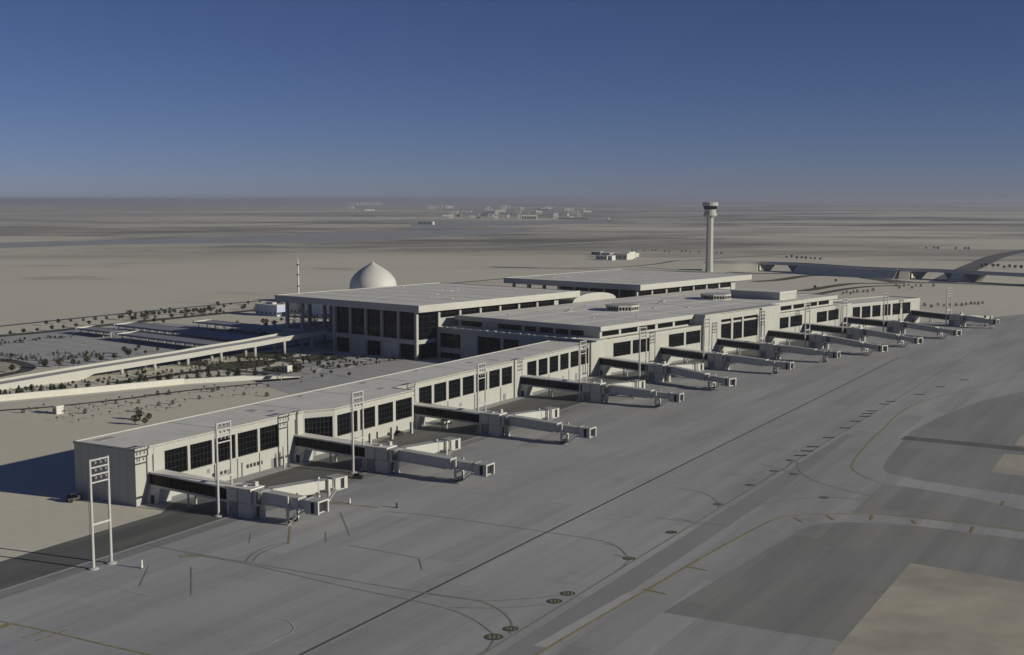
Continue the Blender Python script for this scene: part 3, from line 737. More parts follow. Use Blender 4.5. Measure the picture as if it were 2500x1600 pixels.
# ================================================================== BOARDING BRIDGES
def dot_box(mb, c_, hx, hy, z0, z1, rot=0.0):
    co, si = math.cos(rot), math.sin(rot)
    mb.prism([(c_[0]+x*co-y*si, c_[1]+x*si+y*co) for x, y in ((-hx,-hy),(hx,-hy),(hx,hy),(-hx,hy))], z0, z1)
def tunnel(par, px, py, ang, length, z_in, z_out, leg_at):
    """telescopic tunnel: fixed tube, sliding tube, cab, wheeled leg with stair. Local x runs along the tunnel."""
    t = empty('tunnel', (px, py, 0), ang, par)
    H_, W_ = 2.9, 1.55
    def zz(x): return z_in + (z_out - z_in) * x / length
    cut = length * .56
    a = MB(); a.ramp(0, cut+1.5, -W_, W_, zz(0)-H_, zz(0), zz(cut+1.5)-H_, zz(cut+1.5)); a.build('tube', M['bridge'], t)
    b = MB(); b.ramp(cut, length-4.2, -W_+.28, W_-.28, zz(cut)-H_+.3, zz(cut)-.25, zz(length-4.2)-H_+.3, zz(length-4.2)-.25); b.build('tube', M['bridge'], t)
    for x in (0.25, cut+1.35, length-4.3):
        MB().ramp(x-.16, x+.16, -W_-.12, W_+.12, zz(x)-H_-.18, zz(x)+.14, zz(x)-H_-.18, zz(x)+.14).build('frame_ring', M['steel'], t)
    MB().ramp(1, cut, W_-.1, W_+.16, zz(1)-H_-.25, zz(1)-H_+.05, zz(cut)-H_-.25, zz(cut)-H_+.05).build('side_rail', M['steel'], t); bm_ = MB(); bm_.ramp(1, cut, -W_-.16, -W_+.1, zz(1)-H_-.25, zz(1)-H_+.05, zz(cut)-H_-.25, zz(cut)-H_+.05)
    bm_.build('side_rail', M['steel'], t)
    # cab
    ze = zz(length-4.2)
    cab = MB(); cab.box(length-4.2, length-.9, -2.1, 2.1, ze-3.3, ze-3.0); cab.box(length-4.2, length-.7, -2.1, 2.1, ze-.25, ze+.05)
    cab.box(length-4.2, length-3.6, -2.1, 2.1, ze-3.0, ze-.25); cab.box(length-3.6, length-2.2, 1.9, 2.1, ze-3.0, ze-.25); cab.box(length-3.6, length-2.4, -2.1, -1.9, ze-3.0, ze-.25)
    co = cab.build('cab', M['bridge'], t)
    MB().box(length-3.5, length-1.2, -1.85, 1.85, ze-2.98, ze-.3).build('cab_opening', M['louvre'], co)
    be = MB(); be.box(length-1.15, length, -2.25, -1.75, ze-3.2, ze+.12); be.box(length-1.15, length, 1.75, 2.25, ze-3.2, ze+.12); be.box(length-1.15, length, -1.75, 1.75, ze-.3, ze+.12)
    be.build('bellows', M['bridge'], co)
    # wheeled leg
    zl = zz(leg_at)
    lg = MB()
    for s_ in (-1, 1):
        lg.box(leg_at-.3, leg_at+.3, s_*2.0-.25, s_*2.0+.25, .9, zl+.15)
    lg.box(leg_at-.35, leg_at+.35, -2.3, 2.3, zl-H_-.75, zl-H_-.3); lg.box(leg_at-.45, leg_at+.45, -2.0, 2.0, .75, 1.15)
    lo = lg.build('lift_leg', M['bridge'], t)
    for s_ in (-1, 1):
        wl_ = MB().tube((leg_at, s_*1.0-.3, .65), (leg_at, s_*1.0+.3, .65), .65, n=14); wl_.build('wheel', M['rubber'], lo)
    # stair at the cab
    st = MB(); x0 = length-4.8
    zb = zz(x0)-H_
    st.hexa([(x0-4.2,-3.1,0),(x0-3.9,-3.1,0),(x0-3.9,-2.2,0),(x0-4.2,-2.2,0),(x0-.3,-3.1,zb),(x0,-3.1,zb),(x0,-2.2,zb),(x0-.3,-2.2,zb)])
    st.box(x0-.3, x0+1.0, -3.1, -1.6, zb-.12, zb)
    for s_ in (-3.1, -2.2):
        st.tube((x0-4.0, s_, 1.0), (x0-.2, s_, zb+1.0), .06, n=5); st.tube((x0-.2, s_, zb), (x0-.2, s_, zb+1.0), .05, n=5)
    st.build('stair', M['steel'], t)
    return t

def boarding_bridge(frame, u, v, label, reach, main_len, main_ang, side, leg, zend=5.9):
    b = root('boarding_bridge', frame, u, v, label, 'jet bridge', 'boarding bridges along the terminal')
    # hub block
    h = MB(); h.box(-8.0, -.02, 0, 5.0, 0, 7.3); hub = h.build('hub', M['bridge'], b)
    MB().box(-8.15, .1, -.12, 5.12, 7.3, 7.55).build('hub_roof', M['roof'], hub)
    MB().box(-7.4, -4.5, -.07, -.002, .15, 3.6).build('door', M['door'], hub)
    MB().box(-6.9, -6.4, -.12, -.075, 1.6, 2.3).build('door_sign', M['black'], hub)
    MB().box(-4.45, -4.3, -.05, -.002, 0, 7.3).build('joint', M['joint'], hub)
    MB().box(-8, 0, -.04, -.002, 3.7, 3.8).build('joint', M['joint'], hub)
    MB().box(-.018, .06, .3, 1.0, .1, 2.4).build('door', M['bridge'], hub)
    MB().box(-.018, .05, 2.2, 4.2, .2, 4.0).build('louvre', M['louvre'], hub)
    MB().box(-5.5, -3.6, 1.4, 3.4, 7.55, 7.85).build('roof_unit', M['steel'], hub); MB().box(-2.4, -1.2, 3.2, 4.4, 7.55, 8.7).build('roof_unit', M['steel'], hub)
    # fixed passage from the building to the hub, falling slightly outward
    px0 = -reach
    z0, z1 = 8.2, 7.25
    p = MB()
    p.ramp(px0, -8.1, .1, 4.6, z0-.42, z0, z1-.42, z1)
    po = p.build('passage_roof', M['roof'], b)
    MB().ramp(px0, -8.1, .15, 4.55, z0-3.9, z0-3.3, z1-3.9, z1-3.3).build('passage_floor', M['bridge'], b)
    for y in (.28, 4.30):
        g = MB().ramp(px0+.2, -8.1, y, y+.12, z0-3.3, z0-.42, z1-3.3, z1-.42).build('side_glazing', M['glass'], b)
        mm = MB(); n_ = int((reach-8)/2.2); yy = y-.03 if y < 1 else y+.1
        for i in range(n_+1):
            x = px0+.2 + (reach-8.4)*i/n_; f_ = i/n_; zt = z0+(z1-z0)*f_
            mm.box(x-.05, x+.05, yy-.01, yy+.06, zt-3.3, zt-.42)
        stuff(mm.build('glazing_bars', M['dark_metal'], g))
    # abutment under the passage at the building
    ab = MB(); ab.hexa([(px0-.2,-1.0,0),(px0+3.2,-.2,0),(px0+3.2,4.8,0),(px0-.2,4.8,0),(px0-.2,.3,4.4),(px0+3.9,.2,4.2),(px0+3.9,4.5,4.2),(px0-.2,4.5,4.4)])
    abo = ab.build('abutment', M['bridge'], b)
    MB().box(px0+1.2, px0+2.1, -.72, -.2, .05, 2.2).build('door', M['louvre'], abo)
    for x in (px0+13,):
        MB().tube((x, 1.0, 0), (x, 1.0, 4.0), .28, n=10).build('column', M['bridge'], b); MB().tube((x, 3.8, 0), (x, 3.8, 4.0), .28, n=10).build('column', M['bridge'], b)
    # rotunda where the moving tunnels start
    ro = MB().lathe([(0,3.5),(2.35,3.5),(2.35,7.2),(0,7.35)], 20, 1.6, 2.5).build('rotunda', M['bridge'], b)
    MB().lathe([(0,0),(1.1,0),(.8,.5),(.8,3.5),(0,3.5)], 16, 1.6, 2.5).build('rotunda_column', M['bridge'], b)
    for i in range(5): MB().box(1.7+.45*i, 1.85+.45*i, .05, .2, 4.0, 6.9).build('rotunda_slat', M['dark_metal'], b)
    tunnel(b, 2.6, 2.4, main_ang, main_len, 7.2, zend, leg)
    if side: tunnel(b, 2.2, 4.2, R(90) - side[0], side[1], 7.3, 6.2, side[1]*.74)
    return b
R10 = R(-10)
names = ['first boarding bridge, at the near end of the pier', 'second boarding bridge from the near end of the pier', 'third boarding bridge from the near end, beside the stepped-out bay',
         'fourth boarding bridge from the near end, at the last long window row', 'fifth boarding bridge from the near end, where pier meets concourse',
         'sixth boarding bridge from the near end, before the left concourse pylon', 'seventh boarding bridge from the near end, in front of the tall centre windows',
         'eighth boarding bridge from the near end, past the right concourse pylon', 'ninth boarding bridge from the near end, third before the far end',
         'tenth boarding bridge from the near end, next to last', 'last boarding bridge, at the far right end of the terminal']
boarding_bridge(FA, 233.0, -207.2, names[0], 35.2, 18.0, R(2), (R(10), 25.0), 8.6, 6.4)
boarding_bridge(FA, 292.6, -207.6, names[1], 34.6, 31.5, R(-1), (R(8), 24.5), 21.0)
boarding_bridge(FA, 358.0, -207.4, names[2], 36.6, 32.2, R(-3), (R(10), 24.0), 21.5)
boarding_bridge(FA, 438.0, -207.8, names[3], 36.4, 31.0, R(-1), (R(12), 21.0), 21.0)
boarding_bridge(FB, 457.2, -294.6, names[4], 34.4, 35.5, R(-11), (R(6), 20.0), 24.0, 5.3)
boarding_bridge(FB, 508.2, -294.4, names[5], 34.6, 31.0, R(5), None, 23.0, 5.6)
boarding_bridge(FB, 559.2, -294.6, names[6], 34.4, 30.0, R(6), None, 23.0, 5.6)
boarding_bridge(FB, 613.8, -294.4, names[7], 34.6, 37.0, R(-16), None, 24.0, 5.3)
boarding_bridge(FB, 660.0, -294.2, names[8], 34.8, 37.0, R(-16), None, 24.0, 5.3)
boarding_bridge(FB, 713.0, -292.6, names[9], 36.4, 37.0, R(-16), None, 24.0, 5.3)
boarding_bridge(FC, 716.8, -414.0, names[10], 35.0, 20.0, R(8), (R(20), 18.0), 16.0, 5.6)

# ================================================================== FLOODLIGHT MASTS
def mast(loc, rz, label, h=24.2):
    m = empty('floodlight_mast', loc, rz); tag(m, label, 'light mast', 'floodlight masts along the apron')
    for y in (0, 5.0):
        MB().tube((0, y, 0), (0, y, h), .34, .24, 12).build('leg', M['steel'], m)
        MB().lathe([(0,.0),(1.1,.0),(1.1,.28),(.6,.42),(0,.42)], 14, 0, y).build('base', M['pathway'], m)
    for z in (h-.25, h-1.9, h-3.55, h-5.2):
        c_ = MB().box(-.18, .18, .2, 4.8, z-.14, z+.14).build('crossbar', M['steel'], m)
        if z > h-5:
            for k in range(3):
                y = 1.1 + 1.4*k
                f = MB(); f.hexa([(.2,y-.18,z-.78),(.45,y-.18,z-.86),(.45,y+.18,z-.86),(.2,y+.18,z-.78),(.05,y-.18,z-.22),(.65,y-.18,z-.42),(.65,y+.18,z-.42),(.05,y+.18,z-.22)])
                f.build('floodlight', M['lamp'], c_)
    MB().box(-.2, .2, .2, 4.8, 9.6, 10.1).build('crossbar', M['steel'], m)
    ld = MB(); 
    for s_ in (-.22, .22): ld.box(-.62, -.56, s_-.03, s_+.03, .5, h-1)
    for k in range(int((h-1.5)/.6)): ld.box(-.61, -.57, -.22, .22, .8+.6*k, .84+.6*k)
    stuff(ld.build('ladder', M['steel'], m))
    return m
mast(fr(FA, 183.6, -208.4), -R(FA), 'free-standing twin-leg floodlight mast on the apron left of the pier end', 24.2)
ordn = ['first','second','third','fourth','fifth','sixth','seventh','eighth','ninth','tenth','last']
spots = [(FA,231.0,-216.2),(FA,288.2,-216.6),(FA,359.8,-217.0),(FA,438.2,-216.8),(FB,452.5,-303.6),(FB,506.5,-303.6),(FB,561.0,-303.6),(FB,611.6,-303.6),(FB,658.0,-303.6),(FB,711.0,-302),(FC,716,-423.2)]
for (a, u, v), o_ in zip(spots, ordn):
    mast(fr(a, u, v), -R(a), 'twin-leg floodlight mast rising beside the hub of the %s boarding bridge' % o_, 24.0)
mast(fr(FC, 790, -400), -R(FC), 'floodlight mast cut by the right edge of the photo', 24.0)

# ================================================================== CONTROL TOWER
tw = empty('control_tower', (219.0, 1374.0, 0), R(10)); tag(tw, 'tall slender cream control tower with a wide glazed cab', 'tower')
MB().lathe([(4.9,0),(4.5,3),(4.1,20),(3.95,45),(3.95,62),(0,62)], 8).build('shaft', M['facade'], tw)
MB().lathe([(0,59.6),(4.0,59.6),(7.4,62.2),(7.4,64.4),(6.4,64.4),(6.4,66.4),(0,66.4)], 16).build('gallery', M['facade'], tw)
MB().lathe([(6.0,66.4),(6.6,69.0),(0,69.0)], 16).build('collar', M['facade'], tw)
MB().lathe([(0,69.0),(7.0,69.0),(7.9,72.8),(0,72.8)], 16).build('cab_glazing', M['glass'], tw)
MB().lathe([(0,72.8),(8.5,72.8),(8.5,76.2),(7.6,76.8),(0,76.8)], 16).build('cab_roof', M['facade'], tw)
MB().tube((0,0,76.8),(0,0,80.5),.15,n=6).build('antenna', M['steel'], tw)

# ================================================================== MOSQUE
ms = empty('mosque', (-107.0, 952.0, 0), R(-8)); tag(ms, 'white pointed mosque dome behind the near hall roof', 'dome')
prof = [(17.9,11.5),(18.1,13.5),(17.7,16.5),(16.4,19.6),(14.2,22.6),(11.2,25.3),(7.8,27.6),(4.6,29.4),(2.3,30.8),(.9,31.8),(.3,32.4),(0,33.2)]
MB().lathe(prof, 48).build('dome', M['dome'], ms, True)
MB().lathe([(19.4,7.5),(19.4,11.2),(18.2,11.5),(17.0,11.5)], 48).build('drum', M['dome'], ms, False)
MB().box(-26,26,-26,26,0,7.5).build('prayer_hall', M['white'], ms)
MB().tube((0,0,33.0),(0,0,35.6),.16,n=6).build('finial', M['steel'], ms)
mn = empty('minaret', (-160.0, 925.0, 0)); tag(mn, 'thin white minaret with dark rings left of the mosque dome', 'minaret')
MB().lathe([(.9,0),(.8,14),(.7,26),(.5,33),(.25,36),(0,37.5)], 12).build('shaft', M['dome'], mn, False)
for z in (15.0, 23.5, 31.0): MB().lathe([(0,z),(1.05,z),(1.05,z+.8),(0,z+.9)], 12).build('gallery_ring', M['bars'], mn)

# ================================================================== LOW WHITE BUILDINGS BEHIND THE CANOPY
def block(x0, y0, wx, wy, h, rz, label, m='white', nwin=4):
    o = empty('service_building', (x0, y0, 0), rz); tag(o, label, 'building')
    MB().box(-wx/2, wx/2, -wy/2, wy/2, 0, h).build('wall', M[m], o)
    ro = MB().box(-wx/2-.3, wx/2+.3, -wy/2-.3, wy/2+.3, h, h+.35).build('roof', M['roof'], o)
    MB().box(-wx/6, wx/8, -wy/8, wy/4, h+.35, h+1.6).build('roof_unit', M['panel'], ro)
    for i in range(nwin):
        x = -wx/2 + wx*(i+.5)/nwin
        MB().box(x-.7, x+.7, -wy/2-.06, -wy/2+.05, 1.2, min(2.8, h-.8)).build('window', M['glass'], o)
        y = -wy/2 + wy*(i+.5)/nwin
        MB().box(wx/2-.05, wx/2+.06, y-.7, y+.7, 1.2, min(2.8, h-.8)).build('window', M['glass'], o)
    return o
RB = -R(FB)
block(-167, 856, 23, 9, 7.5, RB, 'leftmost white service building with walls tinted blue for shade, beyond the parking canopies', 'shade_blue_wall', 5)
block(-150, 872, 8, 12, 9.0, RB, 'small square white service building between the two tinted blue for shade', 'white', 2)
block(-127, 838, 22, 9, 8.5, RB, 'white service building with walls tinted blue for shade, seen between the canopy columns of the near hall', 'shade_blue_wall', 4)
block(-138, 862, 8, 10, 10.5, RB, 'white service building rising behind the canopy column of the near hall', 'white', 2)

# ================================================================== PARKING CANOPIES
def canopy(u0, u1, v0, v1, z, label):
    o = root('parking_canopy', FB, u0, v0, label, 'canopy', 'parking shade canopies')
    MB().ramp(0, v1-v0, 0, u1-u0, z-.3, z, z-.3, z).build('roof', M['canopy'], o)
    MB().box(-.25, v1-v0+.25, -.25, 0, z-.9, z+.2).build('edge_beam', M['canopy'], o); MB().box(-.25, v1-v0+.25, u1-u0, u1-u0+.25, z-.9, z+.2).build('edge_beam', M['canopy'], o)
    g_ = MB(); g_.hexa([(-2.5,-1,z-.8),(-.3,-1,z-.8),(-.3,0,z-.8),(-2.5,0,z-.8),(-2.5,-1,z+.4),(-.3,-1,z+.4),(-.3,u1-u0+1,z+.9),(-2.5,u1-u0+1,z+.9)]); g_.build('gable', M['white'], o)
    n_ = int((v1-v0)/8)
    for i in range(n_+1):
        x = 1 + (v1-v0-2)*i/n_
        MB().box(x-.2, x+.2, 1.0, 1.4, 0, z-.3).build('post', M['steel'], o); MB().box(x-.2, x+.2, u1-u0-1.4, u1-u0-1.0, 0, z-.3).build('post', M['steel'], o)
    return o
canopy(394, 407, -618, -532, 4.0, 'nearest long dark parking canopy left of the ramp')
canopy(421, 436, -664, -535, 4.2, 'long dark parking canopy in the middle, behind the nearest one')
canopy(462, 474, -640, -545, 4.4, 'farthest dark parking canopy, below the white service buildings')
canopy(398, 409, -668, -634, 3.6, 'short dark parking canopy at the far left of the car park')

# ================================================================== LANDSIDE: paving, walls, roads
sheet('car_park', [fr(FB,300,-560), fr(FB,330,-700), fr(FB,392,-690), fr(FB,470,-690), fr(FB,500,-535), fr(FB,385,-530), fr(FB,340,-525)], 0.03, M['pathway'])
for i in range(4):
    u = 345 + 12*i
    struct(ribbon('parking_kerb', [fr(FB,u,-575-8*i), fr(FB,u+4,-655)], .9, .05, M['kerb'], smooth=False))
struct(ribbon('hedge_road', [fr(FB,300,-697), fr(FB,389,-695), fr(FB,430,-702), fr(FB,520,-712), fr(FB,640,-720)], 11.0, .045, M['asphalt']))
struct(ribbon('perimeter_road', [(-420,610), (-324,780), (-281,855), (-208,966), (-160,1035), (-60,1180), (60,1350)], 5.5, .05, M['asphalt']))
struct(ribbon('perimeter_verge', [(-436,600), (-338,772), (-294,849), (-220,962), (-170,1032), (-70,1177)], 9, .03, M['kerb']))
struct(ribbon('loop_road', ground_pts(lambda x,y: (x/7.52, 770+y/7.52), [(-300,790),(0,815),(250,850),(440,900),(520,960),(440,1020),(250,1060),(0,1110),(-300,1170)]), 7.0, .05, M['asphalt']))
sheet('loop_island', ground_pts(lambda x,y: (x/7.52, 770+y/7.52), [(-300,850),(0,860),(250,890),(390,940),(250,1000),(0,1060),(-300,1110)]), .06, M['patch'])
struct(ribbon('ramp_road', [fr(FB,225,-513), fr(FB,300,-516), fr(FB,360,-520), fr(FB,430,-524), fr(FB,560,-526)], 10, .055, M['asphalt']))
struct(ribbon('garden_road', ground_pts(lambda x,y: (x,y), [(330,895),(420,888),(500,892),(570,905),(640,910),(690,905),(720,893),(700,880),(640,872),(560,868),(500,870)]), 5.5, .05, M['asphalt']))
struct(ribbon('arrivals_road', [fr(FB,300,-477), fr(FB,370,-481), fr(FB,432,-482)], 7, .045, M['asphalt']))
struct(ribbon('pier_path', [fr(FA,270,-296), fr(FA,340,-283), fr(FA,440,-279), fr(FA,480,-278)], 16, .04, M['pathway']))
sheet('hall_forecourt', [fr(FB,330,-395), fr(FB,440,-372), fr(FB,452,-360), fr(FB,452,-425), fr(FB,438,-430), fr(FB,432,-470), fr(FB,372,-462), fr(FB,345,-440)], .035, M['pathway'])

for bp_ in ([(500,893),(560,884),(640,880),(672,887),(620,899),(556,904)], [(640,899),(700,893),(738,899),(704,913),(650,911)], [(560,867),(640,861),(720,865),(690,873),(600,875)], [(735,872),(800,868),(850,872),(800,880),(745,880)], [(430,884),(480,880),(500,886),(470,893),(436,892)]):
    sheet('planting_bed', smoothline([at(*p) for p in bp_] + [at(*bp_[0])], 5)[:-1], .07, M['bed'])
for pp_ in ([(690,888),(760,884),(850,880),(960,876)], [(740,905),(800,893),(880,885)], [(770,912),(790,890),(800,872)], [(850,900),(880,885),(900,874)]):
    struct(ribbon('garden_path', [at(*p) for p in pp_], 2.2, .075, M['kerb']))
# garden wall between the sand strip and the ramp garden
gw = empty('garden_wall', at(0,980)); tag(gw, 'long pale retaining wall between the palm sand strip and the ramp garden', 'wall')
gpts = [at(*p) for p in ((-220,1002),(0,980),(220,960),(450,938),(600,929),(735,921))]
for i, (p, q) in enumerate(zip(gpts, gpts[1:])):
    d = (q-p).normalized(); n_ = Vector((-d.y, d.x, 0)); mb = MB(); h0 = (2.3, 2.3, 2.3, 1.9, 1.0)[i]
    a = p - gw.location; b = q - gw.location
    q4 = [(a.x,a.y),(b.x,b.y),(b.x+n_.x*1.2,b.y+n_.y*1.2),(a.x+n_.x*1.2,a.y+n_.y*1.2)]
    if i == 4:
        mb.hexa([(*p_, 0) for p_ in q4] + [(*q4[0], 1.9), (*q4[1], .12), (*q4[2], .12), (*q4[3], 1.9)]); mb.build('wall_length', M['white'], gw); continue
    mb.prism(q4, 0, h0); mb.build('wall_length', M['white'], gw)
    mc = MB(); mc.prism([(a.x-n_.x*.1,a.y-n_.y*.1),(b.x-n_.x*.1,b.y-n_.y*.1),(b.x+n_.x*1.3,b.y+n_.y*1.3),(a.x+n_.x*1.3,a.y+n_.y*1.3)], h0, h0+.2); mc.build('coping', M['kerb'], gw)
struct(ribbon('garden_track', [at(*p) for p in ((-220,1025),(0,1003),(110,995),(300,975),(450,955),(640,936))], 3.0, .04, M['asphalt']))
struct(ribbon('garden_verge', [at(*p) for p in ((-220,1010),(0,988),(220,967),(450,945),(640,931),(730,924))], 5.0, .035, M['kerb']))

# small white cabins
def cabin(p, s, label, h):
    o = empty('cabin', p, RB); tag(o, label, 'cabin')
    MB().box(-s/2, s/2, -s/2, s/2, 0, h).build('wall', M['white'], o)
    MB().box(-s/2-.2, s/2+.2, -s/2-.2, s/2+.2, h, h+.2).build('roof', M['roof'], o)
    MB().box(-.5, .5, -s/2-.04, -s/2+.02, .1, 2.0).build('door', M['door'], o)
    return o
cabin(at(142,1010), 2.9, 'small white cabin alone among the palms on the sand strip', 2.9)
cabin(at(703,908), 2.8, 'white gatehouse cabin in the garden below the ramp', 2.8)
ad = root('gate_barrier', FB, 352, -432, 'low dark canopy over the garden gate beside the pier roof', 'shelter')
MB().box(-9, 5, 0, 3.0, 2.4, 2.7).build('roof', M['fardark'], ad)
for x in (-8, 4): MB().box(x-.15, x+.15, 1.2, 1.5, 0, 2.4).build('post', M['steel'], ad)

# ================================================================== FLYOVERS ON THE RIGHT
def flyover(pts, z, spans, piers, label):
    """deck at height z on sloped earth banks; the spans (fractions of the length) stay open"""
    o = empty('flyover', pts[0]); tag(o, label, 'bridge')
    L = smoothline(pts, 10); base = o.location; N_ = len(L)-1
    def dirn(i): d = L[min(i+1, N_)] - L[max(i-1, 0)]; d.z = 0; return d.normalized()
    def strip(mb, i, w0, w1, z0, z1, wb=None):
        a, b = L[i]-base, L[i+1]-base; na, nb = [Vector((-dirn(k).y, dirn(k).x, 0)) for k in (i, i+1)]
        p0, p1 = (w0, w1) if wb is None else (-wb, wb)
        mb.hexa([(*(a+na*p0).xy, z0), (*(b+nb*p0).xy, z0), (*(b+nb*p1).xy, z0), (*(a+na*p1).xy, z0), (*(a+na*w0).xy, z1), (*(b+nb*w0).xy, z1), (*(b+nb*w1).xy, z1), (*(a+na*w1).xy, z1)])
    dk_, pl_, pr_ = MB(), MB(), MB(); em = None
    for i in range(N_):
        f = (i+.5)/N_
        strip(dk_, i, -7.5, 7.5, z-1.5, z)
        strip(pl_, i, -7.9, -7.5, z-1.7, z+.9); strip(pr_, i, 7.5, 7.9, z-1.7, z+.9)
        if any(s0 < f < s1 for s0, s1 in spans):
            if em: em.build('embankment', M['sand'], o); em = None
        else:
            em = em or MB(); strip(em, i, -8.5, 8.5, 0, z-1.55, 17)
    if em: em.build('embankment', M['sand'], o)
    dk_.build('deck', M['farasphalt'], o); pl_.build('parapet', M['kerb'], o); pr_.build('parapet', M['kerb'], o)
    for f in piers:
        k = min(int(f*N_), N_-1); c_ = (L[k]+L[k+1])/2 - base; d = dirn(k); n_ = Vector((-d.y, d.x, 0))*6
        q = [c_ - n_ - d*2, c_ - n_ + d*2, c_ + n_ + d*2, c_ + n_ - d*2]; t_ = [c_ - n_ - d*8, c_ - n_ + d*8, c_ + n_ + d*8, c_ + n_ - d*8]
        MB().hexa([(*p.xy, 0) for p in q] + [(*p.xy, z-1.5) for p in t_]).build('pier', M['fardark'], o)
    return o
flyover([at(x, y, 9) - Vector((0,0,9)) for x, y in ((1720,640),(1790,641),(1870,642),(1960,645),(2080,653),(2200,658))], 9.0, [(.35,.60)], [.40,.575], 'road flyover with one open span right of the control tower')
flyover([at(x, y, 9) - Vector((0,0,9)) for x, y in ((2200,658),(2280,660),(2345,663),(2400,666),(2500,671),(2620,678))], 9.0, [(.06,.39),(.48,1.0)], [.11,.345,.55,.85], 'road flyover with several open spans at the right edge')
struct(ribbon('flyover_road', [at(*p) for p in ((2300,690),(2340,668),(2390,645),(2440,625),(2520,610),(2650,595))], 26, .06, M['farasphalt']))
struct(ribbon('under_road', [at(*p) for p in ((1780,665),(1850,668),(1960,668),(2060,672),(2150,682),(2230,690),(2330,692),(2520,700))], 16, .05, M['farasphalt']))
struct(ribbon('curve_road', [at(*p) for p in ((1840,688),(1900,684),(1970,674),(2060,672),(2120,680),(2190,690))], 14, .045, M['bed']))
struct(ribbon('planted_strip', [at(*p) for p in ((1890,708),(1960,710),(2020,701),(2080,693),(2140,692),(2210,692))], 12, .055, M['bed']))
struct(ribbon('apron_access_road', [at(*p) for p in ((1975,722),(2020,714),(2060,707),(2120,700),(2200,697))], 9, .06, M['asphalt']))
struct(ribbon('cross_track', [at(*p) for p in ((1400,655),(1520,652),(1600,645),(1650,637),(1700,635),(1800,628),(1960,619),(2140,613))], 7, .05, M['farasphalt']))
struct(ribbon('tower_track', [at(*p) for p in ((1560,653),(1640,658),(1720,661),(1800,661))], 6, .05, M['farasphalt']))

# ================================================================== FAR PAVEMENTS
sheet('far_runway', [at(*p) for p in ((-300,612),(0,606),(300,597),(560,594),(760,592),(900,588),(1100,577),(1300,565),(1250,556),(1050,562),(860,566),(620,575),(400,583),(0,593),(-300,600))], .12, M['oldrunway'])
sheet('far_apron', [at(*p) for p in ((1010,560),(1180,553),(1420,547),(1560,543),(1480,538),(1200,541),(1000,547))], .12, M['oldrunway'])
struct(ribbon('far_track', [at(*p) for p in ((-300,566),(0,563),(300,560),(600,554),(900,541),(1040,536))], 26, .12, M['farasphalt']))
struct(ribbon('far_pale_track', [at(*p) for p in ((900,608),(1250,601),(1500,590),(1720,582),(2000,570),(2300,560),(2700,552))], 18, .12, M['kerb']))
struct(ribbon('far_pale_strip', [at(*p) for p in ((1480,540),(1600,535),(1730,532),(1900,529))], 60, .12, M['kerb']))

# ================================================================== FAR BUILDINGS
def far_house(p, wx, wy, h, label, group=None, m='farwall', rz=0.0, nw=3, roofm='roof'):
    o = empty('far_building', p, rz); tag(o, label, 'building', group)
    MB().box(-wx/2, wx/2, -wy/2, wy/2, 0, h).build('wall', M[m], o)
    MB().box(-wx/2-.4, wx/2+.4, -wy/2-.4, wy/2+.4, h, h+.6).build('roof', M[roofm], o)
    for i in range(nw):
        x = -wx/2 + wx*(i+.5)/nw
        MB().box(x-wx/nw*.2, x+wx/nw*.2, -wy/2-.1, -wy/2+.1, h*.35, h*.62).build('window', M['bars'], o)
    return o
# compound in the middle distance
cp = 'low white compound building on the sand left of the control tower'
def MM(x, y): return (1400 + x/6.0175, 590 + y/6.0175)
for (x, y, wx, wy, h, m, l) in ((730,262,22,14,7.5,'white','largest white building of the compound left of the control tower'), (810,245,12,16,8.0,'white','tall white block at the right of the compound left of the control tower'),
        (560,275,7,8,5.5,'white','small bright cabin at the front of the compound left of the control tower'), (440,262,18,9,5.0,'farwall','low shaded wing at the left of the compound by the control tower'),
        (500,230,14,10,5.5,'fardark','dark roofed block in the middle of the compound by the control tower'), (350,195,16,7,4.0,'fardark','low dark shed behind the compound left of the control tower'), (900,225,9,8,4.5,'farwall','small pale hut at the right end of the compound by the control tower')):
    far_house(at(*MM(x, y)), wx, wy, h, l, None, m, RB, 3)
# arcade hangar, long wall, and town
hg = empty('arcaded_hall', at(1292,535)); tag(hg, 'white hall with a row of dark arches in the far town', 'building')
MB().box(-34, 34, -10, 10, 0, 17).build('wall', M['white'], hg); MB().box(-46, -34, -8, 8, 0, 20).build('wing', M['white'], hg)
for i in range(6): MB().box(-29+10*i, -22+10*i, -10.3, -9.9, .2, 11).build('opening', M['louvre'], hg)
far_house(at(1040,549), 52, 14, 9, 'single white shed standing alone on the plain before the town', None, 'white', R(-20), 3)
far_house(at(1400,536), 120, 16, 7, 'long low dark shed at the right of the far town', None, 'fardark', R(-4), 6)
far_house(at(1478,538), 30, 14, 9, 'short white shed at the right end of the far town', None, 'white', R(-10), 2)
far_house(at(1212,534), 16, 12, 30, 'tallest narrow white block in the middle of the far town', None, 'white', 0, 2)
far_house(at(1195,529), 60, 22, 26, 'dark grey block beside the tallest white one in the far town', None, 'fardark', 0, 4)
far_house(at(905,501), 300, 90, 38, 'huge pale shed on the horizon left of the far town', None, 'white', R(8), 4)
rnd = random.Random(11)
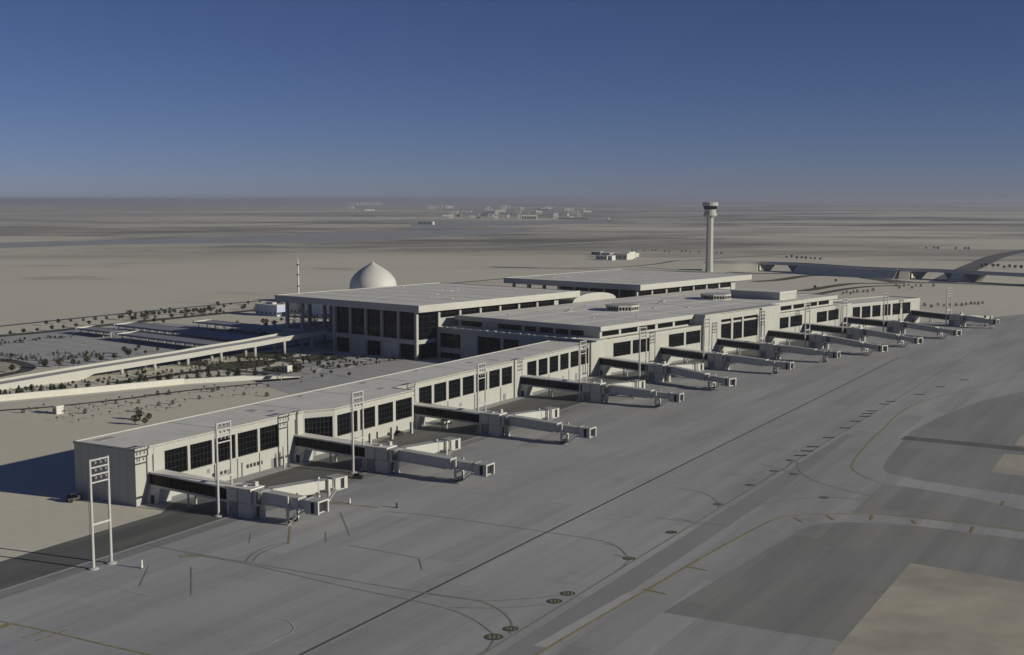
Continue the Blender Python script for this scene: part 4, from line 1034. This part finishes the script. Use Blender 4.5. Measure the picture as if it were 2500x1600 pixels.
for i in range(53):
    if i < 22: x = rnd.uniform(1070, 1420); y = rnd.uniform(526, 535)
    elif i < 50: x = rnd.uniform(1040, 1440); y = rnd.uniform(508, 524)
    else: x = rnd.uniform(700, 1000); y = rnd.uniform(502, 516)
    p = at(x, y); d = p.length; s_ = d/FP
    dims = [rnd.uniform(8, 26)*s_, rnd.uniform(6, 14)*s_, rnd.uniform(2.5, 7.5)*s_]; mm_ = rnd.choice(['farwall','white','white','fardark','farwall']); where = 'front rows' if i < 22 else ('hazy back rows' if i < 50 else 'scattered left outskirts')
    tone = {'farwall': 'sand-coloured', 'white': 'white', 'fardark': 'dark grey'}[mm_]
    far_house(p, *dims, 'low %s block in the %s of the far-off town' % (tone, where), '%s blocks, %s of the far town' % (tone, where), mm_, rnd.uniform(-.3,.3), 2)

# ================================================================== PLANTS
def crown_mesh(name, kind, seed, m):
    """leaf-sized blades spread through the crown's volume (unit height 1)"""
    q = random.Random(seed); mb = MB()
    def leaf(c_, s_, d):
        d = Vector(d).normalized(); a = d.orthogonal().normalized(); a.rotate(Matrix.Rotation(q.uniform(0, 6.28), 3, d)); b = d.cross(a)
        p0 = c_ - d*s_; p1 = c_ + d*s_; e = a*s_*.55
        mb.add([p0, c_+e+b*s_*.1, p1, c_-e+b*s_*.1], [(0,1,2,3)])
    if kind == 'palm':
        for i in range(13):
            az = 6.283*i/13 + q.uniform(-.2,.2); L = q.uniform(.36,.5); drop = q.uniform(.0,.5)
            prev = None
            for k in range(5):
                t = k/4; r = L*t; z = .62 + .26*t*(1.5-drop) - .42*t*t*(.6+drop)
                wv = .055*(1-.7*t); p = Vector((r*math.cos(az), r*math.sin(az), z)); sd_ = Vector((-math.sin(az), math.cos(az), 0))*wv
                if prev: mb.add([prev[0]-prev[1], prev[0]+prev[1], p+sd_, p-sd_], [(0,1,2,3)])
                prev = (p, sd_)
        for i in range(26):
            az = q.uniform(0,6.283); r = q.uniform(0,.2); leaf(Vector((r*math.cos(az), r*math.sin(az), q.uniform(.5,.78))), .09, (math.cos(az), math.sin(az), q.uniform(-.6,.6)))
    else:
        n = {'cone': 230, 'bush': 200, 'tree': 240}[kind]
        lob = [(q.uniform(0,6.283), q.uniform(.05,.16)) for _ in range(5)]
        for i in range(n):
            az = q.uniform(0,6.283)
            if kind == 'cone':
                z = q.random()**1.3; rm = .36*(1-z)**.75 + .04
                z = .05 + z*.95
            elif kind == 'bush':
                z = q.random(); rm = .46*math.sqrt(max(0, 1-(2*z-.75)**2/1.6)); z *= .95
            else:
                z = q.random(); rm = .40*math.sqrt(max(0.02, 1-(2*z-1)**2)); z = .34 + .66*z
            rm *= 1 + sum(a*math.sin((k+2)*az + ph + 5*z) for k, (ph, a) in enumerate(lob))
            r = rm*q.random()**.45
            leaf(Vector((r*math.cos(az), r*math.sin(az), z)), q.uniform(.06,.12), (q.uniform(-1,1), q.uniform(-1,1), q.uniform(-.5,1)))
    return mb.mesh(name, m, recalc=False)
CR = {}
for k in ('palm', 'cone', 'bush', 'tree'):
    CR[k] = [crown_mesh('crown', k, 31*j+len(k), M['leaf2'] if (j == 2) else M['leaf']) for j in range(4)]
TR = {'palm': MB().tube((0,0,0),(.02,.01,.66),.05,.035,7).mesh('trunk', M['bark']), 'cone': MB().tube((0,0,0),(0,0,.8),.03,.01,6).mesh('trunk', M['bark']),
      'bush': MB().tube((0,0,0),(.02,0,.5),.035,.015,6).mesh('trunk', M['bark']), 'tree': MB().tube((0,0,0),(.02,.02,.62),.04,.02,7).mesh('trunk', M['bark'])}
tq = random.Random(5)
NAME = {'palm': 'palm_sapling', 'cone': 'conifer_shrub', 'bush': 'round_shrub', 'tree': 'young_tree'}
CAT = {'palm': 'palm', 'cone': 'shrub', 'bush': 'shrub', 'tree': 'tree'}
def plant(p, kind, h, label, group):
    o = empty(NAME[kind], p, tq.uniform(0, 6.28)); s_ = h*tq.uniform(.82, 1.18); o.scale = (s_*tq.uniform(.9,1.1), s_*tq.uniform(.9,1.1), s_)
    tag(o, label, CAT[kind], group)
    put('trunk', TR[kind], o); put('crown', tq.choice(CR[kind]), o); return o
T1 = lambda x, y: (x/7.52, 900+y/7.52)
T2 = lambda x, y: (300+x/7.52, 880+y/7.52)
T3 = lambda x, y: (560+x/7.52, 840+y/7.52)
T4 = lambda x, y: (x/7.52, 770+y/7.52)
T5 = lambda x, y: (200+x/7.52, 740+y/7.52)
TW = lambda x, y: (440+x/6.0175, 720+y/6.0175)
Q1 = lambda x, y: (1780+x/6.686, 580+y/6.686)
Q2 = lambda x, y: (2140+x/6.686, 580+y/6.686)
LS = ('young palm planted on the sand strip between pier and garden wall', 'palms on the sand strip')
for f, pts in ((T1, [(425,820),(535,760),(690,780),(805,720),(860,840),(1045,960),(1185,830),(1160,775),(1290,890),(1340,925),(1390,750),(1445,790),(1465,690),(1445,990),(1560,830),(1640,720),(1715,750),(1810,790),(1705,925),(1880,680),(1945,710),(1950,620),(2015,850),(2125,645),(2195,585),(2180,740),(2310,660),(2350,835)]),
               (T2, [(175,705),(350,715),(400,685),(285,790),(155,845),(575,695),(635,640),(805,670),(845,630),(1225,645),(1030,640),(1490,535),(1540,580),(1440,595),(1680,500),(1650,585),(1750,545),(1865,560),(2080,535),(2045,590),(2030,680),(1820,690),(1595,715),(1400,715),(960,755),(910,805),(1140,770),(1045,885),(800,935),(605,910),(860,870),(660,835),(430,910),(345,940),(270,950),(2225,640),(2260,550),(2320,490)]),
               (T3, [(445,845),(495,935),(710,795),(690,965),(780,685),(970,640),(1340,650),(1315,745),(500,805),(360,800)])):
    for p in pts: plant(at(*f(*p)), tq.choice(['palm','palm','bush']), 1.75, *LS)
LR = ('dark conical shrub in the row along the top of the garden wall', 'shrubs along the garden wall')
for f, pts in ((T1, [(5,560),(100,550),(185,545),(395,515),(310,505),(590,495),(745,475),(1000,460),(930,460),(1200,440),(1130,435),(1400,425),(1610,405),(1990,380),(2170,355),(2380,340)]),
               (T2, [(125,485),(300,475),(420,445),(665,435),(850,415),(1040,408),(1180,395),(1370,372),(1580,358),(1760,338),(1930,322),(2110,308),(2060,312)]),
               (T3, [(155,605),(475,575),(660,570),(840,560)])):
    for p in pts: plant(at(*f(*p)), tq.choice(['cone','cone','tree']), 3.6, *LR)
LG = ('small dark shrub on the sandy ground between garden wall and ramp', 'shrubs below the ramp')
for f, pts in ((T1, [(345,385),(480,425),(585,380),(760,400),(940,345),(1130,350),(1340,300),(1560,262),(1640,300),(1790,265),(1890,290),(2010,205),(2335,165),(2300,285)]),
               (T2, [(75,318),(250,297),(355,335),(410,268),(655,290),(630,325),(740,243),(895,223),(985,305),(1085,255),(1240,230),(1345,244),(1390,325),(1575,183),(1730,198)]),
               (T3, [(330,290),(500,370),(640,300),(930,330),(1090,280)])):
    for p in pts: plant(at(*f(*p)), tq.choice(['bush','tree','cone']), 1.9, *LG)
LH = ('thin sapling on the grey forecourt in front of the near hall', 'saplings on the hall forecourt')
for p in [(1490,375),(1920,325),(2065,305),(2285,380),(2000,465),(2140,440),(1700,630),(2200,600),(1350,330),(1450,340),(1640,300),(1780,340),(1560,560),(1870,560),(2350,300),(1620,430)]: plant(at(*T3(*p)), 'tree', 2.0, *LH)
for k in range(110):
    x, y = tq.uniform(690, 985), tq.uniform(870, 908)
    if y < 868 + (x-720)*.03 : continue
    if y > 925 - (x-720)*.16: continue
    plant(at(x, y), tq.choice(['tree','tree','bush']), 1.5, *LH)
LB = ('clipped shrub in the planted beds around the garden road', 'shrubs around the garden road')
for k in range(95):
    x = tq.uniform(470, 740); y = tq.uniform(868, 916) - (x-470)*.012
    plant(at(x, y), tq.choice(['bush','tree','cone']), tq.uniform(1.0,2.1), *LB)
for k in range(45):
    x = tq.uniform(0, 480); y = 958 - x*.105 + tq.uniform(-14, 10)
    plant(at(x, y - max(0, x-230)*.045), tq.choice(['bush','bush','tree']), tq.uniform(.8,1.7), *LG)
LP = ('shrub on the dusty verge around the car park', 'shrubs around the car park')
for p in [(35,745),(130,745),(295,775),(480,805),(385,795),(625,785),(660,835),(755,840),(850,855),(995,840),(1110,830),(1170,790),(1260,805),(1310,770),(1400,785),(1545,775),(1590,720),(1690,750),(1820,740),(95,520),(275,515),(370,505),(410,505),(660,470),(1140,415),(5,550),(1450,890),(720,900),(580,810),(200,780)]: plant(at(*T4(*p)), 'bush', 1.7, *LP)
for k in range(60):
    x = tq.uniform(0, 260); plant(at(x, 876 - x*.035 + tq.uniform(-9, 9)), tq.choice(['bush','tree','cone']), tq.uniform(.8,1.6), *LP)
for k in range(25):
    x = tq.uniform(0, 190); plant(at(x, 838 - x*.09 + tq.uniform(-3, 4)), tq.choice(['bush','tree']), tq.uniform(.9,1.6), *LP)
LT = ('round-crowned tree in the row beside the ramp and car park', 'trees beside the ramp')
ORD = ['first','second','third','fourth','fifth','sixth','seventh','eighth','ninth','tenth','eleventh','twelfth','thirteenth','fourteenth','fifteenth']
rowt = sorted([(T4(*p), 3.9) for p in [(220,1055),(825,985),(1095,960),(1345,935),(1600,895),(1860,865),(2100,825),(2285,710),(2360,775)]] + [(T5(*p), 2.4) for p in [(1165,945),(1390,895),(995,900),(1040,855)]])
for k, (p, h) in enumerate(rowt): plant(at(*p), 'tree', h, '%s round-crowned tree from the left in the row beside the ramp' % ORD[k], LT[1])
LE = ('tree in the row along the perimeter road at the far left', 'trees along the perimeter road')
for nm, pts in (('nearer', [(190,370),(435,345),(685,310),(955,285),(1165,260),(1400,230),(1640,190),(1880,180)]), ('farther', [(850,190),(1070,165),(1300,145),(1530,130),(1750,115),(1960,95)])):
    for k, p in enumerate(pts): plant(at(*T4(*p)), 'tree', 3.0, '%s tree from the left in the %s row along the perimeter road' % (ORD[k], nm), LE[1])
LF = ('tree of the scattered belt behind the parking canopies', 'tree belt behind the canopies')
for p in [(690,315),(740,305),(880,255),(1100,245),(1200,245),(1310,235),(1420,235),(1520,215),(1710,195),(1830,225),(1910,185),(2050,185),(2150,205),(2310,145),(2250,195),(920,335),(980,325),(1330,375),(1500,385),(1100,295),(1650,295),(1900,285)]: plant(at(*T5(*p)), 'tree', 3.2, *LF)
for k in range(60):
    x = tq.uniform(300, 690); c_ = 772 - (x-300)*.085
    plant(at(x, c_ + tq.uniform(-4, 16)), tq.choice(['tree','bush','tree']), tq.uniform(2.0,3.4), *LF)
LK = ('tree in the dark planting below the canopy end of the near hall', 'trees below the hall canopy')
for k in range(55):
    u_ = tq.uniform(445, 600); v_ = tq.uniform(-640, -548)
    if any(a_-2 < u_ < b_+2 for a_, b_ in ((394,407),(421,436),(462,474))): continue
    plant(fr(FB, u_, v_), tq.choice(['tree','tree','bush']), tq.uniform(2.5, 4.5), *LK)
LV = ('small round tree in a short row on the pale plain by the flyover', 'trees by the flyover')
for p in [(935,345),(1020,340),(1105,360),(1185,360),(1250,365),(1330,368),(1400,374),(1490,380),(1740,738),(1400,845)]: plant(at(*Q1(*p)), 'tree', 4.0, *LV)
for p in [(810,195),(940,195),(1000,205),(1290,205),(1440,205),(1500,210),(1720,495),(1790,485),(1900,500),(1980,495),(2080,515),(2170,510),(2260,515),(2360,525)]: plant(at(*Q2(*p)), 'tree', 4.4, *LV)
LW = ('small shrub on the sand behind the far pier', 'shrubs behind the far pier')
for p in [(1860,925),(1920,910),(1980,930),(2030,910),(2090,900),(2190,895),(2260,895),(2350,875)]: plant(at(*Q1(*p)), 'bush', 2.6, *LW)
for p in [(1300,1120),(1390,1120),(1460,1105),(1540,1095),(1600,1090),(1660,1095),(1730,1085),(890,1145),(780,1120),(1000,1110),(1100,1125),(1200,1120),(370,835),(450,805),(580,835),(720,805),(930,805),(320,800),(520,790),(640,795)]: plant(at(*Q2(*p)), 'bush', 2.4, *LW)
LX = ('distant shrub in the dotted row left of the control tower', 'dotted row by the control tower')
for p in [(860,132),(920,137),(1040,137),(1160,137),(1210,135),(1340,158),(1400,162),(1590,158),(1650,153),(1715,163),(1840,168),(2100,180),(2170,182)]: plant(at(*MM(*p)), 'bush', 3.2, *LX)
LD = ('dark shrub standing in the shadow right behind the near pier', 'shrubs in the pier shadow')
for k, p in enumerate([(230,1185),(310,1095),(410,1195),(480,1115)]): plant(at(*T2(*p)), 'tree', 3.0, '%s from the left of four dark shrubs in the pier shadow' % ORD[k], LD[1])

# ================================================================== GROUND EQUIPMENT
def cart(p, rz, label, m='dark_metal', s=1.0, cat='vehicle', name='service_cart'):
    o = empty(name, p, rz); tag(o, label, cat); o.scale = (s, s, s)
    b = MB(); b.box(-1.9, 1.9, -.85, .85, .45, 1.0); b.box(.5, 1.8, -.8, .8, 1.0, 1.35); b.build('body', M[m], o)
    c_ = MB(); c_.hexa([(-1.5,-.75,1.0),(.4,-.75,1.0),(.4,.75,1.0),(-1.5,.75,1.0),(-1.2,-.65,1.8),(.1,-.65,1.8),(.1,.65,1.8),(-1.2,.65,1.8)]); c_.build('cabin', M['glass'], o)
    MB().box(-1.3, .2, -.7, .7, 1.8, 1.88).build('roof', M[m], o)
    for x in (-1.2, 1.2):
        for y in (-.85, .85): MB().tube((x, y-.12, .42), (x, y+.12, .42), .42, n=12).build('wheel', M['rubber'], o)
    return o
cart(at(181,1224), -R(FA)+R(80), 'dark service vehicle parked at the shaded corner of the pier end', 'dark_metal', 1.15)
cart(fr(FA, 343, -238.5), -R(FA)+R(90), 'dark tug parked under the stepped-out bay of the near pier', 'dark_metal', .9)
cart(fr(FA, 369, -236.0), -R(FA)+R(90), 'white service van by the wall behind the third boarding bridge', 'white', 1.3)
cart(fr(FA, 283, -211), -R(FA)+R(20), 'small dark cart at the foot of the second boarding bridge hub', 'dark_metal', .8)
def marker(p, h, label, m='white'):
    o = empty('marker_post', p); tag(o, label, 'post')
    MB().lathe([(0,0),(.5,0),(.5,.12),(0,.12)], 12).build('base', M['dark_metal'], o)
    MB().lathe([(0,.12),(.32,.12),(.22,h),(0,h)], 12).build('post', M[m], o)
marker(at(346,1388), 1.9, 'short white post on the apron right of the free-standing mast')
marker(at(854,1230), 1.5, 'small white cone on the apron beyond the first boarding bridge')
marker(at(969,1240), 1.4, 'small dark post on the apron right of the white cone', 'dark_metal')
for i, (u, v) in enumerate(((283.4,-238.6),(285.4,-238.6))):
    o = root('bollard_frame', FA, u, v, ('left' if i == 0 else 'right') + ' tall bollard by the lower wall before the second bridge', 'bollard')
    MB().box(-.25, .25, -.25, .25, 0, 3.6).build('post', M['panel'], o); MB().box(-.35, .35, -.35, .35, 3.6, 3.75).build('cap', M['panel'], o)

# ================================================================== HAZE: even, thin air round everything
hz = MB().box(-170000, 170000, -170000, 170000, -1.0, 95.0)
hm = bpy.data.materials.new('haze'); hm.use_nodes = True
ht = hm.node_tree; ht.nodes.remove(ht.nodes['Principled BSDF'])
pv = ht.nodes.new('ShaderNodeVolumePrincipled'); pv.inputs['Color'].default_value = (0.54, 0.575, 0.70, 1); pv.inputs['Density'].default_value = 0.000085; pv.inputs['Anisotropy'].default_value = 0.15
ht.links.new(pv.outputs[0], ht.nodes['Material Output'].inputs['Volume'])
ho = hz.build('haze', hm); stuff(ho)
